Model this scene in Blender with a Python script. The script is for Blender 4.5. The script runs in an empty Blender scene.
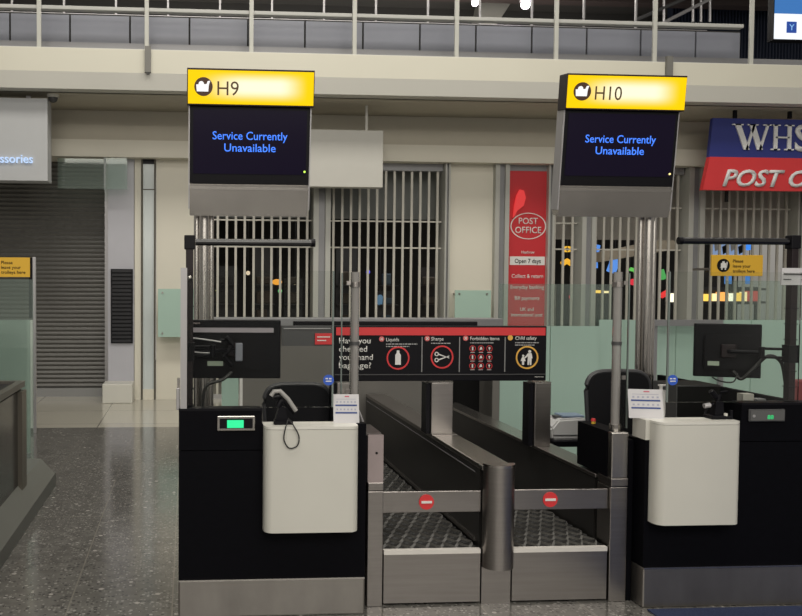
import bpy, bmesh, math, random
from mathutils import Matrix, Vector
R = math.radians
random.seed(4)
S = bpy.context.scene
C = S.collection

# ------------------------------------------------------------------ camera
F, CX, CY, YAW, PIT, ROLL, EYE = 850.0, 247.0, 314.0, R(4), R(2), R(.29), 1.6
cam = bpy.data.objects.new('camera', bpy.data.cameras.new('camera'))
C.objects.link(cam)
cam.location = (0, 0, EYE)
cam.rotation_euler = (Matrix.Rotation(-YAW, 4, 'Z') @ Matrix.Rotation(R(90) - PIT, 4, 'X') @ Matrix.Rotation(ROLL, 4, 'Z')).to_euler()
cam.data.sensor_width = 36
cam.data.lens = F / 802 * 36
cam.data.shift_x = (401 - CX) / 802
cam.data.shift_y = (CY - 308) / 802
cam.data.clip_end = 200
S.camera = cam

# ------------------------------------------------------------------ world, lights, exposure
W = bpy.data.worlds.new('world'); S.world = W; W.use_nodes = True
# dim surrounding hall: soft bright and dark bands around the horizon
wn = W.node_tree; bg = wn.nodes['Background']; bg.inputs[1].default_value = 0.30
wtc = wn.nodes.new('ShaderNodeTexCoord'); wmp = wn.nodes.new('ShaderNodeMapping'); wmp.inputs['Scale'].default_value = (1.6, 1.6, .5)
wno = wn.nodes.new('ShaderNodeTexNoise'); wno.inputs['Scale'].default_value = 2.2; wno.inputs['Detail'].default_value = 2
wr = wn.nodes.new('ShaderNodeValToRGB')
wr.color_ramp.elements[0].position = .40; wr.color_ramp.elements[0].color = (.10, .095, .09, 1)
wr.color_ramp.elements[1].position = .62; wr.color_ramp.elements[1].color = (1.5, 1.42, 1.28, 1)
wn.links.new(wtc.outputs['Generated'], wmp.inputs[0]); wn.links.new(wmp.outputs[0], wno.inputs['Vector'])
wn.links.new(wno.outputs['Fac'], wr.inputs[0]); wn.links.new(wr.outputs[0], bg.inputs[0])

def area(name, loc, rot, sx, sy, power, col=(1, .95, .86)):
    l = bpy.data.lights.new(name, 'AREA'); l.shape = 'RECTANGLE'
    l.size, l.size_y, l.energy, l.color = sx, sy, power, col
    o = bpy.data.objects.new(name, l); C.objects.link(o)
    o.location = loc; o.rotation_euler = rot
    return o
area('hall_or_fill_lamp', (0.5, 1.5, 8.5), (0, 0, 0), 6, 2.0, 250)
area('hall_or_fill_lamp', (1.5, 6.5, 8.5), (R(20), 0, 0), 11, 1.5, 450)
area('hall_or_fill_lamp', (1.0, -4.0, 6.5), (R(40), 0, 0), 11, 3, 500)
area('hall_or_fill_lamp', (1.5, -7.0, 3.6), (R(76), 0, 0), 12, 2.5, 190)  # added low fill from behind for the counter fronts and balcony recess
area('upper_fill', (2.0, 14.0, 6.5), (0, 0, 0), 10, 1, 160)  # added fill facing down, brightens the upper level
area('upper_fill', (2.0, 14.0, 4.6), (R(180), 0, 0), 10, 1, 160)  # its added counterpart facing up at the upper ceiling
area('shop_fill', (5.5, 13.6, 3.5), (0, 0, 0), 7, .6, 60)  # added fill to brighten the right shop interior
area('shop_fill', (1.8, 13.2, 3.5), (0, 0, 0), 3, .5, 5)  # weaker added fill for the left shop
S.view_settings.view_transform = 'Standard'
S.view_settings.look = 'None'
S.view_settings.gamma = 1
S.view_settings.use_curve_mapping = False
S.view_settings.exposure = 0.0

# ------------------------------------------------------------------ helpers
FW = Vector((math.sin(YAW) * math.cos(PIT), math.cos(YAW) * math.cos(PIT), -math.sin(PIT)))
RT = Vector((math.cos(YAW), -math.sin(YAW), 0)); UP = RT.cross(FW)
RT, UP = RT * math.cos(ROLL) + UP * math.sin(ROLL), UP * math.cos(ROLL) - RT * math.sin(ROLL)

def at(px, py, Y):
    d = FW + RT * ((px - CX) / F) - UP * ((py - CY) / F)
    return Vector((0, 0, EYE)) + d * (Y / d.y)
def ax(px, Y, py=300): return at(px, py, Y).x
def az(py, Y, px=187): return at(px, py, Y).z

OFF = {}
class MB:
    def __init__(s): s.bm = bmesh.new()
    def _add(s, b, M=None):
        if M is not None: bmesh.ops.transform(b, matrix=M, verts=b.verts)
        me = bpy.data.meshes.new('t'); b.to_mesh(me); b.free(); s.bm.from_mesh(me); bpy.data.meshes.remove(me)
        return s
    def box(s, x0, x1, y0, y1, z0, z1, bev=0, seg=2, M=None):
        b = bmesh.new(); bmesh.ops.create_cube(b, size=1)
        bmesh.ops.scale(b, vec=(abs(x1-x0), abs(y1-y0), abs(z1-z0)), verts=b.verts)
        if bev: bmesh.ops.bevel(b, geom=b.edges[:], offset=bev, segments=seg, affect='EDGES', profile=.5)
        bmesh.ops.translate(b, vec=((x0+x1)/2, (y0+y1)/2, (z0+z1)/2), verts=b.verts)
        return s._add(b, M)
    def cyl(s, p0, p1, r, r2=None, n=20, M=None):
        p0, p1 = Vector(p0), Vector(p1); d = p1 - p0
        b = bmesh.new()
        bmesh.ops.create_cone(b, cap_ends=True, segments=n, radius1=r, radius2=r if r2 is None else r2, depth=d.length)
        T = Matrix.Translation((p0+p1)/2) @ d.to_track_quat('Z', 'Y').to_matrix().to_4x4()
        bmesh.ops.transform(b, matrix=T, verts=b.verts)
        return s._add(b, M)
    def ball(s, c, r, sc=(1, 1, 1), n=16, M=None):
        b = bmesh.new(); bmesh.ops.create_uvsphere(b, u_segments=n, v_segments=n//2+2, radius=r)
        bmesh.ops.scale(b, vec=sc, verts=b.verts); bmesh.ops.translate(b, vec=c, verts=b.verts)
        return s._add(b, M)
    def tube(s, pts, r, n=8, M=None):
        pts = [Vector(p) for p in pts]; b = bmesh.new(); rings = []
        up = Vector((0, 0, 1))
        for i, p in enumerate(pts):
            t = (pts[min(i+1, len(pts)-1)] - pts[max(i-1, 0)]).normalized()
            a = t.cross(up)
            if a.length < .05: a = t.cross(Vector((0, 1, 0)))
            a.normalize(); c = t.cross(a)
            rings.append([b.verts.new(p + (a*math.cos(k*2*math.pi/n) + c*math.sin(k*2*math.pi/n))*r) for k in range(n)])
        for u, v in zip(rings, rings[1:]):
            for k in range(n): b.faces.new((u[k], u[(k+1) % n], v[(k+1) % n], v[k]))
        b.faces.new(rings[0]); b.faces.new(rings[-1][::-1])
        return s._add(b, M)
    def prism(s, poly, d0, d1, axis='y', M=None, bev=0):
        """poly: list of 2-D points; axis y -> (x,z) extruded along y; z -> (x,y) along z; x -> (y,z) along x"""
        b = bmesh.new()
        f = {'y': lambda p, d: (p[0], d, p[1]), 'z': lambda p, d: (p[0], p[1], d), 'x': lambda p, d: (d, p[0], p[1])}[axis]
        a = [b.verts.new(f(p, d0)) for p in poly]; c = [b.verts.new(f(p, d1)) for p in poly]
        n = len(poly)
        b.faces.new(a); b.faces.new(c[::-1])
        for i in range(n): b.faces.new((a[i], c[i], c[(i+1) % n], a[(i+1) % n]))
        bmesh.ops.recalc_face_normals(b, faces=b.faces[:])
        if bev: bmesh.ops.bevel(b, geom=[e for e in b.edges], offset=bev, segments=2, affect='EDGES')
        return s._add(b, M)
    def ring(s, c, ro, ri, y0, y1, n=40, sx=1, sz=1, M=None):
        b = bmesh.new(); L = []
        for k in range(n):
            t = 2*math.pi*k/n
            L.append([b.verts.new((c[0]+r*sx*math.cos(t), y, c[1]+r*sz*math.sin(t))) for (r, y) in ((ro, y0), (ro, y1), (ri, y1), (ri, y0))])
        for k in range(n):
            u, v = L[k], L[(k+1) % n]
            for j in range(4): b.faces.new((u[j], u[(j+1) % 4], v[(j+1) % 4], v[j]))
        return s._add(b, M)
    def disc(s, x, z, y0, y1, r, n=32, M=None, sx=1, sz=1):
        return s.prism([(x + r*sx*math.cos(2*math.pi*k/n), z + r*sz*math.sin(2*math.pi*k/n)) for k in range(n)], y0, y1, 'y', M)
    def text(s, t, x, z, y, h=None, w=None, al='L', ext=.001, M=None, shear=0, off=0):
        """text facing -y with its baseline at z; h = capital height, w = fitted width"""
        cu = bpy.data.curves.new('t', 'FONT'); cu.body = t; cu.size = 1; cu.extrude = 0; cu.shear = shear; cu.offset = off
        cu.resolution_u = 3
        o = bpy.data.objects.new('t', cu); C.objects.link(o)
        bpy.context.view_layer.update()
        me = bpy.data.meshes.new_from_object(o.evaluated_get(bpy.context.evaluated_depsgraph_get()))
        xs = [v.co.x for v in me.vertices]; x0, x1 = min(xs), max(xs)
        sy = h / .69 if h else w / (x1 - x0)
        sx = w / (x1 - x0) if w else sy
        b = bmesh.new(); b.from_mesh(me)
        bpy.data.objects.remove(o); bpy.data.curves.remove(cu); bpy.data.meshes.remove(me)
        g = bmesh.ops.extrude_face_region(b, geom=b.faces[:])
        bmesh.ops.translate(b, vec=(0, 0, 1), verts=[v for v in g['geom'] if isinstance(v, bmesh.types.BMVert)])
        wd = (x1 - x0) * sx
        ox = {'L': x, 'C': x - wd/2, 'R': x - wd}[al]
        for v in b.verts:
            v.co = Vector((ox + (v.co.x - x0) * sx, y - v.co.z * ext, z + v.co.y * sy))
        bmesh.ops.recalc_face_normals(b, faces=b.faces[:])
        return s._add(b, M)
    def build(s, name, mat, parent=None, smooth=False, M=None):
        if M is not None: bmesh.ops.transform(s.bm, matrix=M, verts=s.bm.verts)
        bmesh.ops.recalc_face_normals(s.bm, faces=s.bm.faces[:])
        off = OFF[parent.name] if parent else None
        if off is None:      # origin at the base centre
            xs = [v.co.x for v in s.bm.verts]; ys = [v.co.y for v in s.bm.verts]; zs = [v.co.z for v in s.bm.verts]
            off = Vector(((min(xs)+max(xs))/2, (min(ys)+max(ys))/2, min(zs)))
        bmesh.ops.translate(s.bm, vec=-off, verts=s.bm.verts)
        me = bpy.data.meshes.new(name); s.bm.to_mesh(me); s.bm.free()
        o = bpy.data.objects.new(name, me); C.objects.link(o)
        me.materials.append(mat)
        if smooth:
            for p in me.polygons: p.use_smooth = True
            m = o.modifiers.new('n', 'EDGE_SPLIT'); m.split_angle = R(35)
        if parent: o.parent = parent
        else: o.location = off
        OFF[o.name] = off
        return o

def tag(o, label=None, cat=None, group=None, kind=None):
    if label: o['label'] = label
    if cat: o['category'] = cat
    if group: o['group'] = group
    if kind: o['kind'] = kind
    return o
def thing(name, loc, label, cat, group=None):
    o = bpy.data.objects.new(name, None); C.objects.link(o); o.location = loc; o.empty_display_size = .1
    OFF[o.name] = Vector(loc)
    return tag(o, label, cat, group)
def struct(mb, name, mat, smooth=False): return tag(mb.build(name, mat, None, smooth), kind='structure')
def box(*a, **k): return MB().box(*a, **k)

# ------------------------------------------------------------------ materials
def mat(name, col, rough=.5, metal=0, emis=None, es=1, bump=0, bscale=40, var=0, vscale=6, stretch=(1, 1, 1), coat=0, spec=.5):
    m = bpy.data.materials.new(name); m.use_nodes = True
    nt = m.node_tree; p = nt.nodes['Principled BSDF']
    p.inputs['Base Color'].default_value = (*col, 1); p.inputs['Roughness'].default_value = rough
    p.inputs['Metallic'].default_value = metal; p.inputs['Coat Weight'].default_value = coat
    p.inputs['Specular IOR Level'].default_value = spec
    if emis: p.inputs['Emission Color'].default_value = (*emis, 1); p.inputs['Emission Strength'].default_value = es
    tc = nt.nodes.new('ShaderNodeTexCoord'); mp = nt.nodes.new('ShaderNodeMapping')
    mp.inputs['Scale'].default_value = stretch; nt.links.new(tc.outputs['Object'], mp.inputs['Vector'])
    n = nt.nodes.new('ShaderNodeTexNoise'); n.inputs['Scale'].default_value = vscale; n.inputs['Detail'].default_value = 4
    nt.links.new(mp.outputs[0], n.inputs['Vector'])
    v = var or .04
    r = nt.nodes.new('ShaderNodeMapRange'); r.inputs['To Min'].default_value = 1 - v; r.inputs['To Max'].default_value = 1 + v
    nt.links.new(n.outputs['Fac'], r.inputs['Value'])
    mx = nt.nodes.new('ShaderNodeVectorMath'); mx.operation = 'SCALE'; mx.inputs[0].default_value = col
    nt.links.new(r.outputs[0], mx.inputs['Scale']); nt.links.new(mx.outputs[0], p.inputs['Base Color'])
    if bump:
        n2 = nt.nodes.new('ShaderNodeTexNoise'); n2.inputs['Scale'].default_value = bscale
        nt.links.new(mp.outputs[0], n2.inputs['Vector'])
        b = nt.nodes.new('ShaderNodeBump'); b.inputs['Strength'].default_value = bump; b.inputs['Distance'].default_value = .01
        nt.links.new(n2.outputs['Fac'], b.inputs['Height']); nt.links.new(b.outputs[0], p.inputs['Normal'])
    return m
def glass(name, tint, refl=.08, dens=0, frost=None):
    m = bpy.data.materials.new(name); m.use_nodes = True; nt = m.node_tree
    nt.nodes.clear(); out = nt.nodes.new('ShaderNodeOutputMaterial')
    t = nt.nodes.new('ShaderNodeBsdfTransparent'); t.inputs[0].default_value = (*tint, 1)
    g = nt.nodes.new('ShaderNodeBsdfGlossy'); g.inputs['Roughness'].default_value = .03
    fr = nt.nodes.new('ShaderNodeFresnel'); fr.inputs[0].default_value = 1.45
    ad = nt.nodes.new('ShaderNodeMath'); ad.operation = 'ADD'; ad.inputs[1].default_value = refl - .04; ad.use_clamp = True
    nt.links.new(fr.outputs[0], ad.inputs[0])
    mx = nt.nodes.new('ShaderNodeMixShader'); nt.links.new(ad.outputs[0], mx.inputs[0])
    base = t
    if frost:
        d = nt.nodes.new('ShaderNodeBsdfDiffuse'); d.inputs[0].default_value = (*frost, 1)
        m2 = nt.nodes.new('ShaderNodeMixShader'); m2.inputs[0].default_value = dens
        nt.links.new(t.outputs[0], m2.inputs[1]); nt.links.new(d.outputs[0], m2.inputs[2]); base = m2
    nt.links.new(base.outputs[0], mx.inputs[1]); nt.links.new(g.outputs[0], mx.inputs[2])
    nt.links.new(mx.outputs[0], out.inputs[0])
    return m
def emit(name, col, s): return mat(name, (0, 0, 0), .5, emis=col, es=s)

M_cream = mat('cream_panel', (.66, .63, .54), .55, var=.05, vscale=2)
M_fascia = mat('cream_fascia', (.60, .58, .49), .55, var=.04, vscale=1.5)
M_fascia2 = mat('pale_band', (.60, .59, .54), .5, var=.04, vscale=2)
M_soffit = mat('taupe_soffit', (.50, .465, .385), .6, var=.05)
M_lav = mat('lavender_grey_panel', (.43, .43, .47), .45)
M_sign_grey = mat('pale_grey_box', (.42, .43, .44), .5)
M_white = mat('white_panel', (.62, .61, .58), .45)
M_whitebox = mat('off_white_laminate', (.58, .57, .52), .4, var=.03)
M_shutter = mat('shutter_grey', (.13, .127, .12), .42, metal=.3, var=.1, vscale=3)
M_steel = mat('brushed_steel', (.36, .335, .32), .30, metal=1, var=.14, vscale=9, stretch=(.3, .3, 8), bump=.08, bscale=60)
M_steel2 = mat('satin_steel', (.50, .475, .45), .25, metal=1, var=.1, vscale=12, stretch=(8, 8, .3))
M_steelbase = mat('scuffed_steel', (.34, .32, .30), .34, metal=.95, var=.3, vscale=7, stretch=(1, 1, .5))
M_lilac = mat('lilac_steel', (.50, .42, .42), .34, metal=.8, var=.12, vscale=8)
M_alu = mat('aluminium', (.42, .41, .42), .4, metal=.5)
M_grill = mat('grille_bar_grey', (.50, .48, .43), .45, metal=.2)
M_fin = mat('fin_grey', (.42, .42, .39), .45, metal=.2)
M_black = mat('black_laminate', (.0025, .0025, .004), .55, var=.3, vscale=30, spec=.07)
M_blackpl = mat('black_plastic', (.004, .0038, .006), .42, spec=.18)
M_gloss = mat('gloss_black', (.006, .006, .008), .18, spec=.8)
M_blackmat = mat('black_fabric', (.008, .008, .010), .85, bump=.3, bscale=300, spec=.2)
M_brownblk = mat('dark_brown_metal', (.014, .008, .010), .4, spec=.3)
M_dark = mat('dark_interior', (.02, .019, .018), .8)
M_darkgrey = mat('dark_grey', (.06, .06, .062), .5)
M_rubber = mat('rubber_belt', (.010, .010, .010), .55, var=.2, vscale=60)
M_ridge = mat('worn_rubber_ridge', (.075, .072, .066), .45)
M_lip = mat('bright_steel_lip', (.75, .72, .68), .35, metal=.3)
M_joint = mat('joint_dark', (.08, .07, .05), .6)
M_wallgrey = mat('grey_partition', (.16, .153, .14), .5, var=.06)
M_railgrey = mat('grey_rail', (.25, .25, .26), .4, metal=.3)
M_balc = mat('blue_grey_panel', (.21, .22, .26), .35, var=.35, vscale=.9)
M_red = mat('sign_red', (.62, .035, .04), .45)
M_banner = mat('banner_red', (.52, .02, .028), .5)
M_blue = mat('sign_blue', (.02, .03, .19), .45)
M_text = mat('white_lettering', (.70, .69, .67), .5)
M_texts = mat('silver_lettering', (.7, .7, .7), .4)
M_yel = mat('sign_yellow', (.72, .42, .03), .5)
M_gold = mat('gold_ring', (.75, .42, .08), .4)
M_ink = mat('black_ink', (.005, .005, .005), .5, spec=.2)
M_cable = mat('cable_black', (.015, .015, .015), .5)
M_bluec = mat('sticker_blue', (.03, .10, .5), .4)
M_paper = mat('paper_white', (.56, .55, .57), .6)
M_navy = mat('navy_ink', (.03, .06, .22), .6)
M_carpet = mat('blue_carpet', (.018, .03, .085), .95, bump=.6, bscale=400, var=.25, vscale=120)
M_clear = glass('clear_glass', (.90, .93, .91), .05)
M_screen = glass('counter_glass', (.95, .96, .95), .012)
M_green = glass('green_glass', (.66, .82, .75), .04, .66, (.53, .71, .63))
M_greenc = glass('pale_green_glass', (.88, .94, .91), .045, .10, (.50, .60, .55))
M_edge = mat('glass_edge', (.16, .19, .18), .2)
M_dglass = glass('dark_glass', (.35, .35, .36), .05, .15, (.2, .2, .2))
M_frost = glass('smoked_frosted_glass', (.5, .5, .5), .06, .5, (.22, .23, .22))

def floor_mat():
    m = bpy.data.materials.new('terrazzo'); m.use_nodes = True; nt = m.node_tree; p = nt.nodes['Principled BSDF']
    tc = nt.nodes.new('ShaderNodeTexCoord'); L = nt.links.new
    col = None
    def mix(a, b, f):
        x = nt.nodes.new('ShaderNodeMix'); x.data_type = 'RGBA'; L(f, x.inputs[0])
        for s_, v in ((6, a), (7, b)):
            if isinstance(v, tuple): x.inputs[s_].default_value = (*v, 1)
            else: L(v, x.inputs[s_])
        return x.outputs[2]
    def noise(sc, lo, hi, off=0):
        mp = nt.nodes.new('ShaderNodeMapping'); mp.inputs['Location'].default_value = (off, off, 0); L(tc.outputs['Object'], mp.inputs[0])
        n = nt.nodes.new('ShaderNodeTexNoise'); n.inputs['Scale'].default_value = sc; n.inputs['Detail'].default_value = 3; L(mp.outputs[0], n.inputs['Vector'])
        r = nt.nodes.new('ShaderNodeMapRange'); r.inputs[1].default_value = lo; r.inputs[2].default_value = hi; L(n.outputs['Fac'], r.inputs[0]); return r.outputs[0]
    def chips(sc, thr, size, off):
        mp = nt.nodes.new('ShaderNodeMapping'); mp.inputs['Location'].default_value = (off, off, 0); L(tc.outputs['Object'], mp.inputs[0])
        v = nt.nodes.new('ShaderNodeTexVoronoi'); v.inputs['Scale'].default_value = sc; L(mp.outputs[0], v.inputs['Vector'])
        a = nt.nodes.new('ShaderNodeMath'); a.operation = 'LESS_THAN'; a.inputs[1].default_value = size; L(v.outputs['Distance'], a.inputs[0])
        sx = nt.nodes.new('ShaderNodeSeparateColor'); L(v.outputs['Color'], sx.inputs[0])
        b = nt.nodes.new('ShaderNodeMath'); b.operation = 'LESS_THAN'; b.inputs[1].default_value = thr; L(sx.outputs[0], b.inputs[0])
        c = nt.nodes.new('ShaderNodeMath'); c.operation = 'MULTIPLY'; L(a.outputs[0], c.inputs[0]); L(b.outputs[0], c.inputs[1]); return c.outputs[0]
    col = mix((.088, .084, .078), (.130, .125, .116), noise(14, .3, .7))
    col = mix(col, (.062, .06, .058), chips(42, .3, .42, 3))
    col = mix(col, (.20, .195, .18), chips(60, .25, .42, 7))
    col = mix(col, (.27, .26, .245), chips(40, .10, .36, 1))
    col = mix(col, (.33, .31, .29), chips(20, .05, .28, 9))
    # joints, half-metre squares
    br = nt.nodes.new('ShaderNodeTexBrick'); br.offset = 0; br.inputs['Scale'].default_value = 1
    br.inputs['Brick Width'].default_value = .512; br.inputs['Row Height'].default_value = 3.0; br.inputs['Mortar Size'].default_value = .0035; br.inputs['Mortar Smooth'].default_value = 0
    mp = nt.nodes.new('ShaderNodeMapping'); mp.inputs['Location'].default_value = (0, .4, 0); L(tc.outputs['Object'], mp.inputs[0]); L(mp.outputs[0], br.inputs['Vector'])
    col = mix(col, (.17, .16, .14), br.outputs['Fac'])
    L(col, p.inputs['Base Color']); p.inputs['Roughness'].default_value = .2; p.inputs['Specular IOR Level'].default_value = .75
    L(noise(5, .2, .8), p.inputs['Roughness'])
    r = nt.nodes.new('ShaderNodeMapRange'); r.inputs[3].default_value = .10; r.inputs[4].default_value = .18
    L(noise(5, .2, .8, 4), r.inputs[0]); L(r.outputs[0], p.inputs['Roughness'])
    return m
def tile_mat():
    m = bpy.data.materials.new('pale_tile'); m.use_nodes = True; nt = m.node_tree; p = nt.nodes['Principled BSDF']; L = nt.links.new
    tc = nt.nodes.new('ShaderNodeTexCoord'); br = nt.nodes.new('ShaderNodeTexBrick'); br.offset = 0
    br.inputs['Scale'].default_value = 1; br.inputs['Brick Width'].default_value = 1.0; br.inputs['Row Height'].default_value = 1.0; br.inputs['Mortar Size'].default_value = .006
    br.inputs['Color1'].default_value = (.40, .38, .32, 1); br.inputs['Color2'].default_value = (.44, .42, .36, 1); br.inputs['Mortar'].default_value = (.15, .14, .12, 1)
    L(tc.outputs['Object'], br.inputs['Vector']); L(br.outputs['Color'], p.inputs['Base Color']); p.inputs['Roughness'].default_value = .16
    return m
M_floor, M_tile = floor_mat(), tile_mat()

# ================================================================== THE SETTING
def floorbox(n, x0, x1, y0, y1, m, z=0, th=.1):
    o = box(x0, x1, y0, y1, z - th, z).build(n, m); return tag(o, kind='structure')
o = floorbox('floor', -6, 12, -3, 9.5, M_floor)
floorbox('trim_1', -6, 12, 9.5, 18, M_tile)
def offx(px, y): return at(px, y, 1)
tag(box(2.27, 8, .5, 4.0, 0, .006).build('carpet', M_carpet), 'dark blue carpet on the floor at the bottom right, before the H10 counter', 'carpet')

WY = 11.8                                   # face of the shop fronts
zl = az(158, WY - .2); zt = az(141, WY - .2)
zs = az(112, WY)
# lintel, wall above it and the stepped recess under the balcony
struct(box(-6, 12, WY - .2, WY + .35, zl, zt), 'wall_back', M_cream)
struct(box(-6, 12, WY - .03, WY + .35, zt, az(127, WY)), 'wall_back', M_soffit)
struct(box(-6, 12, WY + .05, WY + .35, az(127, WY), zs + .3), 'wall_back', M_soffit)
FY = 10.5
zf0, zf1, zf2 = az(90, FY), az(74, FY), az(51, FY)
struct(box(-6, 12, FY + .25, WY + .35, zf0, zf0 + .25), 'ceiling', M_soffit)             # soffit
struct(MB().prism([(FY, zf1), (FY + .06, zf0), (FY + .3, zf0), (FY + .3, zf1)], -6, 12, 'x'), 'trim_3', M_fascia2)
struct(box(-6, 12, FY, FY + .3, zf1, zf2), 'wall_balcony', M_fascia)
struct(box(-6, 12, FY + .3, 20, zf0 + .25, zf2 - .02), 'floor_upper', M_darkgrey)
# rear of the upper level
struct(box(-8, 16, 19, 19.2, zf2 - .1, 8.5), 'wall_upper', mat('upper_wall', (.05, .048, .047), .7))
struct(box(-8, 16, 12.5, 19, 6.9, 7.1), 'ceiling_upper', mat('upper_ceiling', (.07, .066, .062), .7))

# piers between the openings: (px left, px right, material)
def pier(px0, px1, m, name='wall_back', y0=WY, y1=WY + .3, z1=zl):
    return struct(box(ax(px0, y0, 350), ax(px1, y0, 350), y0, y1, 0, z1), name, m)
pier(156, 203, M_cream)
pier(448, 493, M_cream)
pier(134, 141, M_cream)
# left grey column beside the shutter
pier(108, 134.5, M_lav, z1=zl)
# shop interiors: dark rear and sides
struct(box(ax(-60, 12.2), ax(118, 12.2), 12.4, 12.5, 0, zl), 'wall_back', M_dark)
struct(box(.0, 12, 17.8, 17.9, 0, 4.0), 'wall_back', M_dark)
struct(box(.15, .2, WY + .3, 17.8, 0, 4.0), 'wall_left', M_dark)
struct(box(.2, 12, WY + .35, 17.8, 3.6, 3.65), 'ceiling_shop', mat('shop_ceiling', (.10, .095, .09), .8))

# joints on the cream piers
for (a, b, y) in ((157, 198, 238), (452, 492, 182), (452, 492, 252)):
    pass

# ------------------------------------------------------------------ shutter
sy = 12.15
sh = thing('roller_shutter', (ax(40, sy), sy, 0), 'closed grey slatted roller shutter at the far left of the shop fronts', 'shutter')
xs0, xs1 = ax(-60, sy), ax(107, sy)
prof = []
zz = .12; n = 52; hgt = (zl - .12) / n
for i in range(n):
    prof += [(sy, zz), (sy - .006, zz + .01), (sy - .022, zz + hgt*.5), (sy - .004, zz + hgt - .008)]
    zz += hgt
prof += [(sy, zz), (sy + .03, zz), (sy + .03, .12)]
MB().prism(prof, xs0, xs1, 'x').build('slat_curtain', M_shutter, sh)
box(xs0, xs1, sy - .03, sy + .03, 0, .12).build('bottom_rail', mat('shutter_rail', (.28, .28, .28), .4, metal=.3), sh)
box(xs1 - .02, xs1 + .04, sy - .12, sy + .05, 0, zl).build('guide_channel', M_alu, sh)

# dark louvre vent on the grey column
vt = thing('wall_vent', (ax(122, WY), WY, az(343, WY)), 'tall dark louvred vent on the grey column beside the shutter', 'vent')
vx0, vx1, vz0, vz1 = ax(111, WY), ax(133, WY), az(343, WY, 122), az(269, WY, 122)
MB().box(vx0, vx1, WY - .03, WY, vz0, vz1).build('frame', M_blackpl, vt)
lv = MB()
for i in range(19):
    z = vz0 + .03 + i * (vz1 - vz0 - .06) / 18
    lv.prism([(WY - .045, z - .015), (WY - .03, z + .02), (WY - .028, z + .02), (WY - .03, z - .015)], vx0 + .02, vx1 - .02, 'x')
lv.build('louvres', M_blackpl, vt)
# white box at the column's foot
tag(box(ax(103, 11.5, 390), ax(133, 11.5, 390), 11.4, WY - .001, 0, az(384, 11.4), bev=.01).build('floor_box', M_whitebox),
    'low cream box on the floor at the foot of the grey column', 'box')
# glass light strip between dark edges
gs = thing('glazed_strip', (ax(148, WY), WY, 0), 'tall narrow pale glass strip with dark edges left of the cream wall', 'glass panel')
gx0, gx1 = ax(141.5, WY), ax(155.5, WY)
box(gx0 + .02, gx1 - .02, WY - .0, WY + .02, az(389, WY), zl - .06).build('pane', mat('pale_pane', (.55, .60, .60), .12), gs)
box(gx0, gx0 + .02, WY - .03, WY + .02, 0, zl).build('edge_strip', M_joint, gs)
box(gx1 - .02, gx1, WY - .03, WY + .02, 0, zl).build('edge_strip', M_joint, gs)
box(gx0 + .02, gx1 - .02, WY - .03, WY + .02, zl - .06, zl).build('top_cap', M_blackpl, gs)
box(gx0 + .02, gx1 - .02, WY - .01, WY + .02, az(190, WY) - .006, az(190, WY) + .006).build('seam', M_joint, gs)
box(gx0 + .02, gx1 - .02, WY - .02, WY + .02, 0, az(389, WY)).build('kick_block', M_cream, gs)
# glass canopy corner with reflections, top of the shutter
gc = thing('glass_transom', (ax(80, 11.5), 11.5, az(190, 11.5)), 'clear glass transom hanging below the lintel before the shutter', 'glass panel')
gy = 11.55
box(ax(58, gy), ax(104, gy), gy, gy + .012, az(190, gy), az(160, gy)).build('pane', M_greenc, gc)
box(ax(106, gy), ax(127, gy), gy, gy + .012, az(190, gy), az(159, gy)).build('pane', M_greenc, gc)
box(ax(104, gy), ax(106, gy), gy - .01, gy + .02, az(191, gy), az(159, gy)).build('clip_bar', M_edge, gc)

# low green glass guards in front of the cream piers
def guard(px0, px1, label):
    y = 11.55
    g = thing('glass_guard', (ax((px0+px1)/2, y), y, az(337, y)), label, 'glass guard')
    x0, x1, z0, z1 = ax(px0, y), ax(px1, y), az(337, y), az(289, y)
    box(x0, x1, y, y + .012, z0, z1).build('pane', M_green, g)
    for x in (x0 + .06, x1 - .06):
        for z in (z1 - .05, z0 + .05): MB().cyl((x, y - .01, z), (x, WY, z), .014, n=12).build('fixing', M_steel, g)
guard(158, 199, 'green glass guard panel on the cream wall just left of the H9 desk')
guard(455, 491, 'green glass guard panel on the cream pier left of the red banner')

# ------------------------------------------------------------------ security grilles
def grille(px0, px1, label, zrods, step=.122, y=WY + .06, head=True):
    g = thing('security_grille', (ax((px0+px1)/2, y), y, 0), label, 'grille', 'vertical bar grilles across the dark shops')
    x0, x1 = ax(px0, WY - .1) + .004, ax(px1, WY - .1) - .004
    n = max(2, round((x1 - x0) / step)); top = zl - .1
    for i in range(n):
        x = x0 + (i + .5) * (x1 - x0) / n
        box(x - .016, x + .016, y - .012, y + .012, .06, top).build('bar', M_grill, g)
    for z in zrods: box(x0, x1, y - .008, y + .008, z - .01, z + .01).build('cross_rod', M_grill, g)
    box(x0, x1, y - .02, y + .02, 0, .06).build('bottom_rail', M_alu, g)
    box(x0, x1, y - .05, y + .05, top, zl).build('head_box', M_railgrey, g)
zr = (az(219, WY), az(246, WY))
grille(204, 313, 'bar grille behind the H9 screen, left of the double grey fin', zr)
grille(330, 444, 'bar grille between the white hanging board and the cream pier', zr)
grille(553, 581, 'narrow bar grille just right of the red banner', zr)
grille(595, 686, 'bar grille behind the H10 screen', (az(202, WY), az(246, WY)))
grille(704, 796, 'bar grille behind the yellow trolley sign on the right', (az(202, WY),))
grille(801, 850, 'bar grille at the far right edge behind the black post', (az(202, WY),))
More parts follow.
